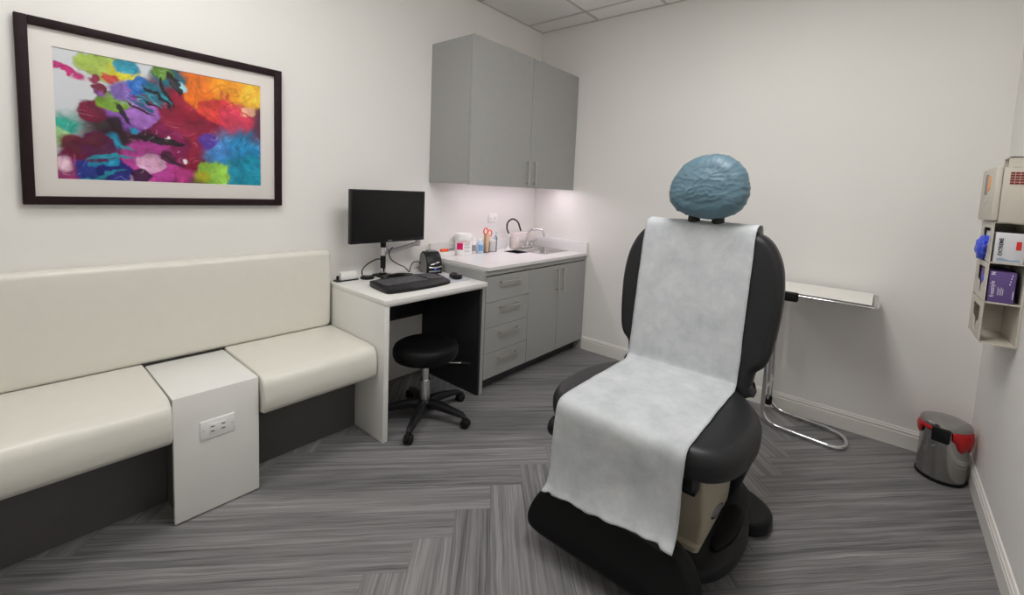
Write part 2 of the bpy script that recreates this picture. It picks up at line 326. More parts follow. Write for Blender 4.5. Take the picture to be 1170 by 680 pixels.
def paint_ink(me, NX, NY):
    """abstract ink colours: warped overlapping blots with ink-dark rims, one colour per vertex"""
    import numpy as np
    U = np.zeros(NX*NY); V = U.copy(); U2 = U.copy(); V2 = U.copy(); T = U.copy(); Rg = U.copy()
    for j in range(NY):
        for i in range(NX):
            n = j*NX+i; u = 1.402*i/(NX-1); v = j/(NY-1)
            w1 = noise.noise_vector(Vector((u*4.2, v*4.2, 1))); w2 = noise.noise_vector(Vector((u*12, v*12, 5))); w3 = noise.noise_vector(Vector((u*34, v*34, 9)))
            U[n] = u+.060*w1[0]+.034*w2[0]+.016*w3[0]; V[n] = v+.060*w1[1]+.034*w2[1]+.016*w3[1]
            U2[n] = u+.035*w1[1]+.030*w2[2]+.010*w3[1]; V2[n] = v+.035*w1[2]+.030*w2[1]+.010*w3[2]
            T[n] = .5*noise.noise(Vector((u*6, v*6, 20)))+.35*noise.noise(Vector((u*17+w1[0], v*17, 24)))+.2*noise.noise(Vector((u*45, v*45, 28)))
            Rg[n] = abs(noise.noise(Vector((u*8+w1[0]*.8, v*8+w1[1]*.8, 33))))
    C = np.zeros((NX*NY, 3)); C[:] = srgb(214, 217, 222)[:3]; cover = np.zeros(NX*NY)
    for i, b_ in enumerate([(.95, .45, .62, .60, 0, (.12, .02, .06)), (.38, .2, .4, .24, 0, (.06, .01, .08))]+ART+STREAKS):
        if isinstance(b_[5], tuple): bu, bv, rx_, ry_, an_, c = b_
        else: bu, bv, rx_, c = b_[0], b_[1], b_[2], b_[3:]; ry_ = rx_; an_ = 0
        X, Y = (U, V) if i % 2 else (U2, V2); q = math.radians(an_)
        dx = ((X-bu)*math.cos(q)+(Y-bv)*math.sin(q))/rx_; dy = (-(X-bu)*math.sin(q)+(Y-bv)*math.cos(q))/ry_
        d = np.sqrt(dx*dx+dy*dy); soft = (.20, .65, .40)[i % 3]
        m = np.clip((1.08-d)/soft, 0, 1); m = m*m*(3-2*m)*.97
        col = np.array(c)[None, :]*(1+.95*T[:, None])+np.clip(.75-d, 0, 1)[:, None]*.14*(np.array(c)[None, :]+.15)
        if i % 3 != 1 and rx_ > .06:
            rim = np.clip(1-np.abs(d-.99)/.07, 0, 1)*.6; col = col*(1-rim[:, None]*np.array([.75, .85, .7]))
        C = C*(1-m[:, None])+np.clip(col, 0, 1)*m[:, None]; cover = np.maximum(cover, m)
    vein = np.clip(1-Rg/.05, 0, 1)*.5*cover*(T > -.05); C = C*(1-vein[:, None]*np.array([.7, .8, .65]))
    halo = np.clip(1-np.abs(Rg-.16)/.02, 0, 1)*.25*cover*(T > .12); C = C*(1-halo[:, None])+halo[:, None]*.9
    at = me.color_attributes.new('ink', 'FLOAT_COLOR', 'POINT')
    full = np.ones((len(me.vertices), 4)); full[:NX*NY, :3] = np.clip(C, 0, 1); at.data.foreach_set('color', full.ravel())

# ------------------------------------------------------------------ scene objects
OFF = {}
def obj(name, bm, mats, parent=None, smooth=True, ang=38, label=None, local=False):
    """one mesh object; world-space mesh is moved into the frame of its thing."""
    if not isinstance(mats, (list, tuple)): mats = [mats]
    off = Vector((0, 0, 0))
    if parent is not None and not local:
        off = OFF[parent.name]
        bmesh.ops.translate(bm, verts=bm.verts, vec=-off)
    me = bpy.data.meshes.new(name); bm.normal_update(); bm.to_mesh(me); bm.free()
    for m in mats: me.materials.append(M[m] if isinstance(m, str) else m)
    if smooth:
        me.polygons.foreach_set('use_smooth', [True]*len(me.polygons)); me.set_sharp_from_angle(angle=math.radians(ang))
    o = bpy.data.objects.new(name, me); COL.objects.link(o)
    if parent is not None: o.parent = parent; OFF[o.name] = off
    if label: o['label'] = label
    return o
def thing(name, label, cat, loc=(0, 0, 0), rz=0, group=None):
    o = bpy.data.objects.new(name, None); COL.objects.link(o); o.empty_display_size = .05
    o.location = loc; o.rotation_euler = (0, 0, rz); o['label'] = label; o['category'] = cat
    if group: o['group'] = group
    OFF[o.name] = Vector(loc); return o
def solo(name, bm, mats, label, cat, loc=None, group=None, **kw):
    """a thing that is one mesh, its origin at its base"""
    zs = [v.co.z for v in bm.verts]; xs = [v.co.x for v in bm.verts]; ys = [v.co.y for v in bm.verts]
    c = Vector(((min(xs)+max(xs))/2, (min(ys)+max(ys))/2, min(zs)))
    bmesh.ops.translate(bm, verts=bm.verts, vec=-c)
    o = obj(name, bm, mats, **kw); o.location = c; o['label'] = label; o['category'] = cat
    if group: o['group'] = group
    OFF[o.name] = c; return o
def struct(name, bm, mats, **kw):
    o = obj(name, bm, mats, **kw); o['kind'] = 'structure'; return o
def dup(o, parent, loc=None):
    c = o.copy(); COL.objects.link(c); c.parent = parent
    if loc is not None: c.location = loc
    for ch in list(o.children): dup(ch, c)
    return c

# ------------------------------------------------------------------ room
RW, RH, RY = 3.1814, 2.8919, -4.6
struct('floor', box(nb(), (-.1, RY-.1, -.1), (RW+.1, .1, 0)), 'floor', smooth=False)
struct('wall_left', box(nb(), (-.1, RY-.1, 0), (0, .1, RH)), 'wall', smooth=False)
struct('wall_back', box(nb(), (0, 0, 0), (RW, .1, RH)), 'wall', smooth=False)
struct('wall_right', box(nb(), (RW, RY-.1, 0), (RW+.1, .1, RH)), 'wall', smooth=False)
struct('wall_front', box(nb(), (0, RY-.1, 0), (RW, RY, RH)), 'wall', smooth=False)
bm = nb(); box(bm, (-.1, RY-.1, RH+.012), (RW+.1, .1, RH+.1))
gx = [0.008, .618, 1.228, 1.838, 2.448, 3.058, RW]; gy = [-.003-.211, -.824, -1.434, -2.044, -2.654, -3.264, -3.874, -4.484]
for a, b_ in zip([0]+gx[1:-1], gx[1:]):
    for c, d in zip([0]+gy, gy+[RY]):
        box(bm, (a+.009, d+.009, RH+.002), (b_-.009, c-.009, RH+.02), .004, 1)
struct('ceiling', bm, 'ceiling', smooth=False)
bm = nb()
for x in gx[1:-1]: box(bm, (x-.012, RY, RH-.001), (x+.012, 0, RH+.012))
for y in gy: box(bm, (0, y-.012, RH-.001), (RW, y+.012, RH+.0115))
for a, b_ in (((0, RY, RH-.001), (.02, 0, RH+.012)), ((0, -.02, RH-.001), (RW, 0, RH+.0118)), ((RW-.02, RY, RH-.001), (RW, 0, RH+.012))): box(bm, a, b_)
struct('trim_1', bm, 'tbar', smooth=False)
def baseboard(name, prof, fn, L0, L1):
    bm = nb(); A = [bm.verts.new(fn(d, z, L0)) for d, z in prof]; B = [bm.verts.new(fn(d, z, L1)) for d, z in prof]; n = len(prof)
    for i in range(n): bm.faces.new((A[i], A[(i+1) % n], B[(i+1) % n], B[i]))
    bm.faces.new(A); bm.faces.new(B); bmesh.ops.recalc_face_normals(bm, faces=bm.faces)
    struct(name, bm, 'base', smooth=False)
BP = [(0, 0), (.015, 0), (.015, .083), (.012, .087), (.012, .091), (.014, .096), (.0135, .101), (.009, .106), (.008, .112), (.005, .116), (0, .117)]
baseboard('baseboard_back', BP, lambda d, z, L: (L, -d, z), .628, RW)
baseboard('baseboard_right', BP, lambda d, z, L: (RW-d, L, z), 0, RY)

# ceiling lights (out of view overhead; lenses lowered to spill light onto ceiling and walls)
def loft(bm, secs, mi=0):
    R = [[bm.verts.new(p) for p in s] for s in secs]; n = len(R[0])
    for A, B in zip(R, R[1:]):
        for k in range(n): f = bm.faces.new((A[k], A[(k+1) % n], B[(k+1) % n], B[k])); f.material_index = mi
    bm.faces.new(R[0]); bm.faces.new(R[-1]); bmesh.ops.recalc_face_normals(bm, faces=bm.faces); return bm
def sec(x0, x1, y0, y1, z, r=.02): return [(a, b, z) for a, b in rect(x0, x1, y0, y1, r, 4)]
def troffer(x0, x1, y0, y1, label):
    t = thing('ceiling_light', label, 'ceiling light', ((x0+x1)/2, (y0+y1)/2, RH-.03), group='ceiling lights')
    bm = nb()
    for a, b_ in (((x0, y0), (x1, y0+.03)), ((x0, y1-.03), (x1, y1)), ((x0, y0), (x0+.03, y1)), ((x1-.03, y0), (x1, y1))): box(bm, (*a, RH-.012), (*b_, RH), .002, 1)
    obj('frame', bm, 'tbar', t, smooth=False)
    obj('diffuser', loft(nb(), [sec(x0+.03, x1-.03, y0+.03, y1-.03, RH-.004, .02), sec(x0+.03, x1-.03, y0+.03, y1-.03, RH-.025, .04), sec(x0+.08, x1-.08, y0+.08, y1-.08, RH-.04, .06)]), 'lamp', t, ang=60)
troffer(1.85, 2.436, -2.45, -1.25, 'white ceiling light panel above the procedure chair')
troffer(.63, 1.216, -3.25, -2.664, 'unseen square fill light panel added overhead for the bench side')  # extra unseen panel, added to brighten left wall, bench and desk side

# ------------------------------------------------------------------ framed picture
t = thing('framed_picture', 'large dark-framed abstract ink print in bright colours hanging on left wall', 'picture', (.0, -2.747, 1.26))
bm = nb(); y0, y1, z0, z1, F = -3.2155, -2.278, 1.26, 1.9957, .034
for a, b_ in (((.002, y0, z0), (.03, y0+F, z1)), ((.002, y1-F, z0), (.03, y1, z1)), ((.002, y0+F, z0), (.0299, y1-F, z0+F)), ((.002, y0+F, z1-F), (.0299, y1-F, z1))): box(bm, a, b_, .003)
obj('frame', bm, 'frame', t)
bm = nb(); a0, a1, c0, c1 = -3.118, -2.379, 1.367, 1.894
RR = [[bm.verts.new((x, p, q)) for p, q in ((ya-d, za-d), (yb+d, za-d), (yb+d, zb+d), (ya-d, zb+d))] for x, ya, yb, za, zb, d in ((.008, y0+.02, y1-.02, z0+.02, z1-.02, 0), (.015, y0+.02, y1-.02, z0+.02, z1-.02, 0), (.015, a0, a1, c0, c1, .002), (.0112, a0, a1, c0, c1, 0))]
for A, B in zip(RR, RR[1:]):
    for i in range(4): bm.faces.new((A[i], A[(i+1) % 4], B[(i+1) % 4], B[i]))
bmesh.ops.recalc_face_normals(bm, faces=bm.faces)
obj('mat_board', bm, 'mat_board', t, smooth=False)
NYA, NZA = 336, 240; bm = nb()
GV = [[bm.verts.new((.011, a0-.002+(a1-a0+.004)*i/(NYA-1), c0-.002+(c1-c0+.004)*j/(NZA-1))) for i in range(NYA)] for j in range(NZA)]
for j in range(NZA-1):
    for i in range(NYA-1): bm.faces.new((GV[j][i], GV[j][i+1], GV[j+1][i+1], GV[j+1][i]))
box(bm, (.005, a0-.01, c0-.01), (.0108, a1+.01, c1+.01))
pr = obj('print', bm, 'art', t, smooth=False)
paint_ink(pr.data, NYA, NZA)
obj('glazing', box(nb(), (.0185, y0+.025, z0+.025), (.0205, y1-.025, z1-.025)), 'pane', t, smooth=False)

# ------------------------------------------------------------------ bench and side table
BL = -3.98
t = thing('upholstered_bench', 'long cream vinyl wall bench with two seat cushions and dark recessed base', 'bench', (.3, -3.0, 0))
bm = nb(); pillow(bm, rect(BL, -2.032, .532, .9967, .035), .085, .026, .004, lambda a, b, h: (.106-h, a, b)); obj('backrest', bm, 'vinyl_white', t, ang=60)
def seat(ya, yb):
    bm = nb(); pr = [(.10, .362), (.57, .355), (.598, .362), (.612, .385), (.6135, .43), (.611, .48), (.602, .508), (.58, .526), (.54, .533), (.3, .5365), (.10, .5365)]
    n = len(pr); S = [(0, .006), (.003, .002), (.010, 0)]; L = [(ya+d, i) for d, i in S]+[(yb-d, i) for d, i in reversed(S)]
    cx, cz = .35, .45; R = []
    for y, i in L: R.append([bm.verts.new((cx+(x-cx)*(1-i/.25), y, cz+(z-cz)*(1-i/.09))) for x, z in pr])
    for A, B in zip(R, R[1:]):
        for k in range(n): bm.faces.new((A[k], A[(k+1) % n], B[(k+1) % n], B[k]))
    bm.faces.new(R[0]); bm.faces.new(R[-1]); bmesh.ops.recalc_face_normals(bm, faces=bm.faces); return bm
obj('seat', seat(-2.580, -2.030), 'vinyl_white', t, ang=50)
obj('seat', seat(BL, -2.892), 'vinyl_white', t, ang=50)
bm = nb(); box(bm, (.03, BL, 0), (.378, -2.8685, .354), .003); box(bm, (.03, -2.6035, 0), (.378, -2.028, .354), .003); obj('base_panel', bm, 'plinth', t)
t = thing('side_table', 'white laminate box table built between the two bench cushions', 'side table', (.34, -2.736, 0))
bm = nb(); box(bm, (.108, -2.8853, .5084), (.5750, -2.5867, .5284), .002); obj('top', bm, 'white_lam', t)
obj('front_panel', box(nb(), (.5555, -2.8853, .006), (.5755, -2.5867, .5282), .002), 'white_lam', t)
obj('body', box(nb(), (.12, -2.868, 0), (.555, -2.604, .508), .002), 'plinth', t, label='dark recessed box body')
pl = nb(); box(pl, (.574, -2.801, .322), (.581, -2.6795, .402), .003); o = obj('outlet_plate', pl, 'white_p', t, label='white charging outlet plate')
pl = nb(); box(pl, (.579, -2.770, .340), (.5835, -2.712, .384), .0015); o2 = obj('socket_block', pl, 'white_p', o)
for y in (-2.759, -2.722):
    for z in (.352, .372): obj('port', box(nb(), (.5825, y-.007, z-.0022), (.5840, y+.007, z+.0022)), 'print_dark', o)
for y in (-2.790, -2.690): obj('screw', lathe(nb(), [(.003, 0), (.003, .0015)], (0, 0, 0), 10, mtx=Matrix.Translation((.5805, y, .362)) @ Matrix.Rotation(PI/2, 4, 'Y')), 'nickel', o)

# ------------------------------------------------------------------ desk
DZ = .792
t = thing('desk', 'white laminate built-in computer desk between bench and grey cabinets', 'desk', (.33, -1.65, 0))
bm = nb(); box(bm, (.002, -2.0237, DZ-.028), (.669, -1.274, DZ), .002); box(bm, (.645, -1.99, DZ-.04), (.655, -1.30, DZ-.028)); obj('desktop', bm, 'white_lam', t)
obj('side_panel', box(nb(), (.002, -2.0237, 0), (.662, -1.9937, DZ-.0282), .002), 'white_lam', t)
obj('side_panel', box(nb(), (.002, -1.292, 0), (.622, -1.2742, DZ-.0282), .001), 'black_lam', t, label='black right-hand side panel')
bm = nb(); box(bm, (.004, -1.9935, .455), (.05, -1.2925, DZ-.0285), .002); box(bm, (.05, -1.60, .47), (.056, -1.585, .75)); obj('cable_panel', bm, 'black_lam', t)
bm = nb(); tube(bm, cr([(.055, -1.93, .60), (.075, -1.90, .47), (.08, -1.84, .435), (.075, -1.77, .455), (.055, -1.72, .52)], 8), .005, 8); obj('cable', bm, 'rubber', t)

# ------------------------------------------------------------------ base cabinet
t = thing('base_cabinet', 'grey laminate base cabinet with four drawers and two doors under the sink counter', 'cabinet', (.3, -.64, 0))
FX = .6249
bm = nb(); box(bm, (.002, -1.2729, 0), (FX, -1.245, .857), .001, 1); box(bm, (.002, -.0245, 0), (FX, -.004, .857), .001, 1)
box(bm, (.585, -1.245, .820), (FX, -.0245, .857), .001, 1); box(bm, (.02, -1.245, .09), (.60, -.0245, .108)); box(bm, (.02, -.80, .108), (.60, -.782, .80))
obj('body', bm, 'cab', t, smooth=False)
bm = nb(); box(bm, (.002, -1.244, .0), (.018, -.026, .80)); obj('back_panel', bm, 'cab_in', t, smooth=False)
obj('toe_kick', box(nb(), (.54, -1.2449, 0), (.552, -.0246, .0895)), 'kick', t, smooth=False)
def handle(p, q, axis, stand=.028):
    bm = nb(); p, q = Vector(p), Vector(q); d = (q-p).normalized()
    box(bm, (min(p.x, q.x)-.004, min(p.y, q.y)-.005, min(p.z, q.z)-.005), (max(p.x, q.x)+.004, max(p.y, q.y)+.005, max(p.z, q.z)+.005), .002)
    for e in (p+d*.012, q-d*.012): cyl(bm, (e.x-stand-.0005, e.y, e.z), (e.x, e.y, e.z), .0045, 10)
    return bm
DZS = [.0901, .2707, .4512, .6318, .8123]
for i in range(4):
    d = obj('drawer', box(nb(), (.606, -1.2415, DZS[i]+.0015), (FX, -.7905, DZS[i+1]-.0015), .0012, 1), 'cab', t)
    z = DZS[i+1]-.045
    obj('handle', handle((FX+.032, -1.118, z), (FX+.032, -.914, z), 'y'), 'nickel', d)
for ya, yb, hy in ((-.7875, -.4095, -.447), (-.4065, -.0275, -.372)):
    d = obj('door', box(nb(), (.606, ya, .0916), (FX, yb, .8108), .0012, 1), 'cab', t)
    obj('handle', handle((FX+.032, hy, .602), (FX+.032, hy, .785), 'z'), 'nickel', d)

# ------------------------------------------------------------------ countertop, sink, faucets
CZ = .88
t = thing('countertop', 'white speckled counter with short backsplash on the grey base cabinet', 'countertop', (.3, -.62, .857))
xs = [.002, .10, .16, .31, .45, .640]; ys = [-1.2429, -.575, -.445, -.41, -.055, -.001]
def hole(i, j): return (i == 2 and j == 1) or (1 <= i <= 3 and j == 3)
bm = nb()
for i in range(5):
    for j in range(5):
        if not hole(i, j): box(bm, (xs[i], ys[j], .8575), (xs[i+1], ys[j+1], CZ))
bmesh.ops.remove_doubles(bm, verts=bm.verts, dist=1e-5)
dupf = {}
for f in list(bm.faces):
    k_ = tuple(round(x, 4) for x in f.calc_center_median()); dupf.setdefault(k_, []).append(f)
bmesh.ops.delete(bm, geom=[f for v in dupf.values() if len(v) > 1 for f in v], context='FACES_ONLY')
obj('slab', bm, 'quartz', t, smooth=False)
bm = nb(); box(bm, (.0015, -1.2429, CZ), (.02, -.02, .974), .002); box(bm, (.0015, -.02, CZ), (.640, -.0015, .974), .002); obj('backsplash', bm, 'quartz', t)
bm = nb()
for a, b_ in (((.155, -.580, .879), (.165, -.440, .8825)), ((.305, -.580, .879), (.315, -.440, .8825)), ((.165, -.580, .879), (.305, -.570, .8825)), ((.165, -.450, .879), (.305, -.440, .8825))): box(bm, a, b_, .001, 1)
for a, b_ in (((.162, -.573, .62), (.166, -.447, .88)), ((.304, -.573, .62), (.308, -.447, .88)), ((.166, -.573, .62), (.304, -.569, .88)), ((.166, -.451, .62), (.304, -.447, .88))): box(bm, a, b_)
solo('waste_chute', bm, 'plastic_black', 'black square waste chute opening in white countertop left of the sink', 'waste chute')

t = thing('sink', 'stainless steel rectangular drop-in sink in the white countertop', 'sink', (.275, -.232, .72))
bm = nb()
def ringq(x0, x1, y0, y1, z, r): return [bm.verts.new((a, b, z)) for a, b in rect(x0, x1, y0, y1, r)]
R = [ringq(.084, .466, -.426, -.039, CZ+.0005, .02), ringq(.086, .464, -.424, -.041, CZ+.004, .02), ringq(.165, .446, -.406, -.059, CZ+.003, .03), ringq(.170, .440, -.400, -.065, CZ-.004, .03), ringq(.176, .434, -.394, -.071, .745, .04), ringq(.21, .40, -.36, -.105, .733, .04), ringq(.26, .35, -.27, -.19, .729, .03)]
for A, B in zip(R, R[1:]):
    n = len(A)
    for i in range(n): bm.faces.new((A[i], A[(i+1) % n], B[(i+1) % n], B[i]))
bm.faces.new(R[-1]); bmesh.ops.recalc_face_normals(bm, faces=bm.faces)
obj('basin', bm, 'steel', t)
bm = nb(); lathe(bm, [(.038, 0), (.038, .004), (.028, .004), (.025, -.002), (0, -.002)], (.305, -.23, .7295)); obj('drain', bm, 'chrome', t)

t = thing('faucet', 'chrome gooseneck faucet with two lever handles behind the steel sink', 'faucet', (.115, -.23, CZ+.004))
bm = nb(); box(bm, (.098, -.305, CZ+.004), (.135, -.155, CZ+.018), .005); lathe(bm, [(.018, 0), (.018, .02), (.013, .035)], (.115, -.23, CZ+.014), 20); obj('base', bm, 'chrome', t)
bm = nb(); tube(bm, rounded_path([(.115, -.23, CZ+.03), (.115, -.23, CZ+.125), (.13, -.215, CZ+.170), (.20, -.175, CZ+.18), (.235, -.155, CZ+.175), (.25, -.148, CZ+.11)], .035), .010, 14); obj('spout', bm, 'chrome', t)
for s in (-1, 1):
    bm = nb(); y = -.23+s*.062
    lathe(bm, [(.015, 0), (.014, .018), (.009, .03), (.009, .045), (.011, .05), (0, .053)], (.115, y, CZ+.016), 18)
    tube(bm, [(.115, y, CZ+.060), (.125, y+s*.02, CZ+.064), (.14, y+s*.062, CZ+.075)], [.007, .006, .005], 10)
    obj('handle', bm, 'chrome', t)
t = thing('filter_tap', 'slim dark curved tap standing left of the chrome sink faucet', 'tap', (.07, -.435, CZ))
bm = nb(); lathe(bm, [(.016, 0), (.016, .006), (.009, .012), (.009, .03)], (.07, -.435, CZ), 18); tube(bm, [(.07, -.435, CZ+.02), (.07, -.435, CZ+.145)], .0055, 10); obj('stem', bm, 'white_p', t)
bm = nb(); tube(bm, cr([(.07, -.435, CZ+.14), (.065, -.455, CZ+.19), (.07, -.45, CZ+.24), (.09, -.41, CZ+.27), (.115, -.37, CZ+.245), (.125, -.35, CZ+.195), (.13, -.34, CZ+.165)], 8), .0075, 12); obj('spout', bm, 'dark_metal', t)
t = thing('towel_caddy', 'pale frosted box holder behind the chrome faucet by the corner', 'holder', (.055, -.20, CZ))
bm = nb(); box(bm, (.025, -.36, CZ), (.078, -.10, CZ+.140), .008); obj('body', bm, 'cloud_p', t)
bm = nb(); box(bm, (.0775, -.33, CZ+.03), (.080, -.305, CZ+.10), .001); obj('label', bm, 'white_p', t)

# items on the counter
k_ = 1.37; TC = (.095, -.985, CZ)
t = thing('wipes_tub', 'round white wipes tub with pink printed square label on counter', 'tub', TC)
bm = nb(); lathe(bm, [(.046*k_, 0), (.049*k_, .003), (.049*k_, .085*k_), (.047*k_, .09*k_)], TC); obj('body', bm, 'white_p', t)
bm = nb(); lathe(bm, [(.051*k_, .086*k_), (.0525*k_, .09*k_), (.0525*k_, .118*k_), (.050*k_, .124*k_), (.03*k_, .126*k_), (0, .126*k_)], TC); obj('lid', bm, 'white_p', t)
def wrap(bm, c, r, a0, a1, z0, z1, n=10, mi=0):
    A = []
    for i in range(n+1):
        q = math.radians(a0+(a1-a0)*i/n); A.append((bm.verts.new((c[0]+r*math.cos(q), c[1]+r*math.sin(q), c[2]+z0)), bm.verts.new((c[0]+r*math.cos(q), c[1]+r*math.sin(q), c[2]+z1))))
    for p, q in zip(A, A[1:]): f = bm.faces.new((p[0], q[0], q[1], p[1])); f.material_index = mi
    return bm
TR = .0495*k_
bm = nb(); wrap(bm, TC, TR, -88, -44, .046, .098); lb = obj('label', bm, 'pink', t, label='pink printed square')
bm = nb(); wrap(bm, TC, TR, -70, 10, .106, .1095); obj('stripe', bm, 'pink', lb)
bm = nb()
for k, z in enumerate((.094, .085, .077, .066, .057, .042, .030)): wrap(bm, TC, TR, -36, 14-7*(k % 3), z, z+.003)
obj('small_print', bm, 'print_grey', t)

t = thing('instrument_box', 'low white open box at left end of counter beside the tub', 'box', (.065, -1.145, CZ))
bm = nb(); box(bm, (.024, -1.232, CZ), (.10, -1.080, CZ+.035), .003); obj('body', bm, 'white_p', t)
bm = nb(); box(bm, (.022, -1.0795, CZ), (.102, -1.070, CZ+.042), .002); obj('end_plate', bm, 'cloud_p', t)
t = thing('marker_pen', 'orange capped marker pen lying on low white box', 'pen', (.075, -1.15, CZ+.036))
bm = nb(); tube(bm, [(.085, -1.20, CZ+.047), (.085, -1.135, CZ+.047)], .0115, 12); obj('cap', bm, 'orange', t)
bm = nb(); tube(bm, [(.085, -1.136, CZ+.047), (.072, -1.085, CZ+.049), (.066, -1.06, CZ+.049)], [.009, .007, .003], 12); obj('barrel', bm, 'grey_p', t)

def bottle(name, label, c, r, h, mat, capmat, lab=None, pump=True):
    t = thing(name, label, 'bottle', c)
    bm = nb(); lathe(bm, [(r*.94, 0), (r, .003), (r, h*.72), (r*.85, h*.8), (r*.35, h*.86), (r*.35, h*.9)], c, 24); obj('body', bm, mat, t)
    bm = nb(); lathe(bm, [(r*.45, h*.86), (r*.45, h*.95), (r*.2, h*.96), (r*.2, h*1.03), (0, h*1.03)], c, 18)
    if pump: box(bm, (c[0]-.006, c[1]-.006, c[2]+h*1.02), (c[0]+.006, c[1]+.02, c[2]+h*1.08), .003)
    obj('pump' if pump else 'cap', bm, capmat, t)
    if lab:
        bm = nb(); wrap(bm, c, r+.0005, -80, 10, h*.18, h*.6); obj('label', bm, lab, t)
bottle('lotion_bottle', 'small white pump bottle between tub and blue gel bottle', (.085, -.870, CZ), .026, .115, 'white_p', 'white_p', 'print_grey')
bottle('sanitizer_bottle', 'small clear blue gel pump bottle left of the wooden sticks', (.125, -.830, CZ), .026, .122, 'blue_gel', 'white_p', 'blue_lab')
JC = (.12, -.762, CZ)
t = thing('stick_jar', 'clear jar packed with pale wooden tongue depressors on counter', 'jar', JC)
bm = nb(); lathe(bm, [(0, .001), (.029, .001), (.030, .004), (.030, .085), (.0285, .085), (.0285, .006), (0, .006)], JC, 24); obj('jar', bm, 'clear', t)
stick = None
for k in range(14):
    a = k*2.4; r = .0048*math.sqrt(k+.3)*1.15; tx, ty_ = .09*math.cos(a), .09*math.sin(a)
    if stick is None:
        bm = nb(); prism(bm, rect(-.0075, .0075, 0, .148, .007, 4), -.0008, .0008, fn=lambda a_, b_, h: (a_, h, b_)); stick = obj('wooden_stick', bm, 'wood', t, local=True); s_ = stick
    else: s_ = dup(stick, t)
    s_.location = (r*math.cos(a), r*math.sin(a), .007+.002*(k % 4)); s_.rotation_euler = (ty_*.6, tx*.6, a+1)
t = thing('scissors', 'scissors with coral loop handles standing up in the stick jar', 'scissors', (.118, -.752, CZ+.01))
for s, dy in ((-1, -.012), (1, .034)):
    bm = nb(); c = Vector((.122, -.758+dy, CZ+.178-(.018 if s > 0 else 0)))
    pts = [c+Vector((0, .024*math.cos(q)*.95, .026*math.sin(q))) for q in [2*PI*i/22 for i in range(22)]]
    tube(bm, pts, .006, 8, closed=True); tube(bm, [c+Vector((0, -s*.012, -.022)), (.121, -.752, CZ+.12)], .005, 8); obj('handle', bm, 'coral', t)
bm = nb(); box(bm, (.119, -.759, CZ+.012), (.122, -.748, CZ+.125), .001); obj('blade', bm, 'nickel', t)
SC = (.085, -.665, CZ)
t = thing('swab_jar', 'clear jar of white cotton with blue side between sticks and sink', 'jar', SC)
bm = nb(); lathe(bm, [(0, .001), (.048, .001), (.050, .005), (.050, .11), (.042, .13), (.040, .13), (.048, .108), (.048, .006), (0, .006)], SC, 28); obj('jar', bm, 'clear', t)
bm = nb(); lathe(bm, [(0, .007), (.045, .007), (.046, .08), (.039, .098), (0, .108)], SC, 24); obj('cotton', bm, 'cotton', t)
bm = nb(); wrap(bm, SC, .0505, 18, 60, .014, .105); obj('label', bm, 'steel_blue', t)
bm = nb(); lathe(bm, [(.012, .0), (.012, .13), (.008, .14), (.008, .158), (0, .16)], (.075, -.600, CZ), 16)
solo('spray_bottle', bm, 'blue_gel', 'slim pale blue bottle standing beside the cotton jar', 'bottle')

t = thing('wall_outlet', 'white wall outlet above the sink counter on left wall', 'outlet', (.0, -.574, 1.117))
bm = nb(); box(bm, (.0005, -.628, 1.114), (.006, -.52, 1.196), .003); obj('plate', bm, 'white_p', t)
for s in (-1, 1):
    bm = nb(); box(bm, (.005, -.574+s*.024-.014, 1.140), (.0075, -.574+s*.024+.014, 1.170), .003); f = obj('socket', bm, 'white_p', t)
    bm = nb()
    for d in (-.005, .005): box(bm, (.0073, -.574+s*.024+d-.001, 1.150), (.0079, -.574+s*.024+d+.001, 1.160))
    obj('slot', bm, 'print_dark', f)

# ------------------------------------------------------------------ wall cabinet
t = thing('wall_cabinet', 'grey laminate two-door wall cabinet hung above the sink counter', 'cabinet', (.2, -.63, 1.43))
UZ0, UZ1 = 1.4314, 2.4353
bm = nb(); box(bm, (.002, -1.24, UZ0+.034), (.424, -.024, UZ1)); box(bm, (.002, -1.2613, UZ0+.004), (.424, -1.2415, UZ1), .001, 1); box(bm, (.002, -.0225, UZ0+.004), (.424, -.003, UZ1), .001, 1); box(bm, (.395, -1.24, UZ0+.005), (.424, -.024, UZ0+.034)); obj('body', bm, 'cab', t, smooth=False)
for ya, yb, hy in ((-1.2613, -.6315, -.672), (-.6285, -.003, -.588)):
    d = obj('door', box(nb(), (.4255, ya, UZ0), (.4453, yb, UZ1), .0012, 1), 'cab', t)
    obj('handle', handle((.4453+.032, hy, 1.455), (.4453+.032, hy, 1.64), 'z'), 'nickel', d)
t = thing('under_cabinet_light', 'slim light bar under the grey wall cabinet above the sink', 'light', (.21, -.6, UZ0+.01))
obj('housing', box(nb(), (.305, -1.05, UZ0+.018), (.355, -.08, UZ0+.0335), .002), 'white_p', t)
obj('diffuser', box(nb(), (.31, -1.04, UZ0+.010), (.35, -.09, UZ0+.0175), .001, 1), 'strip', t)

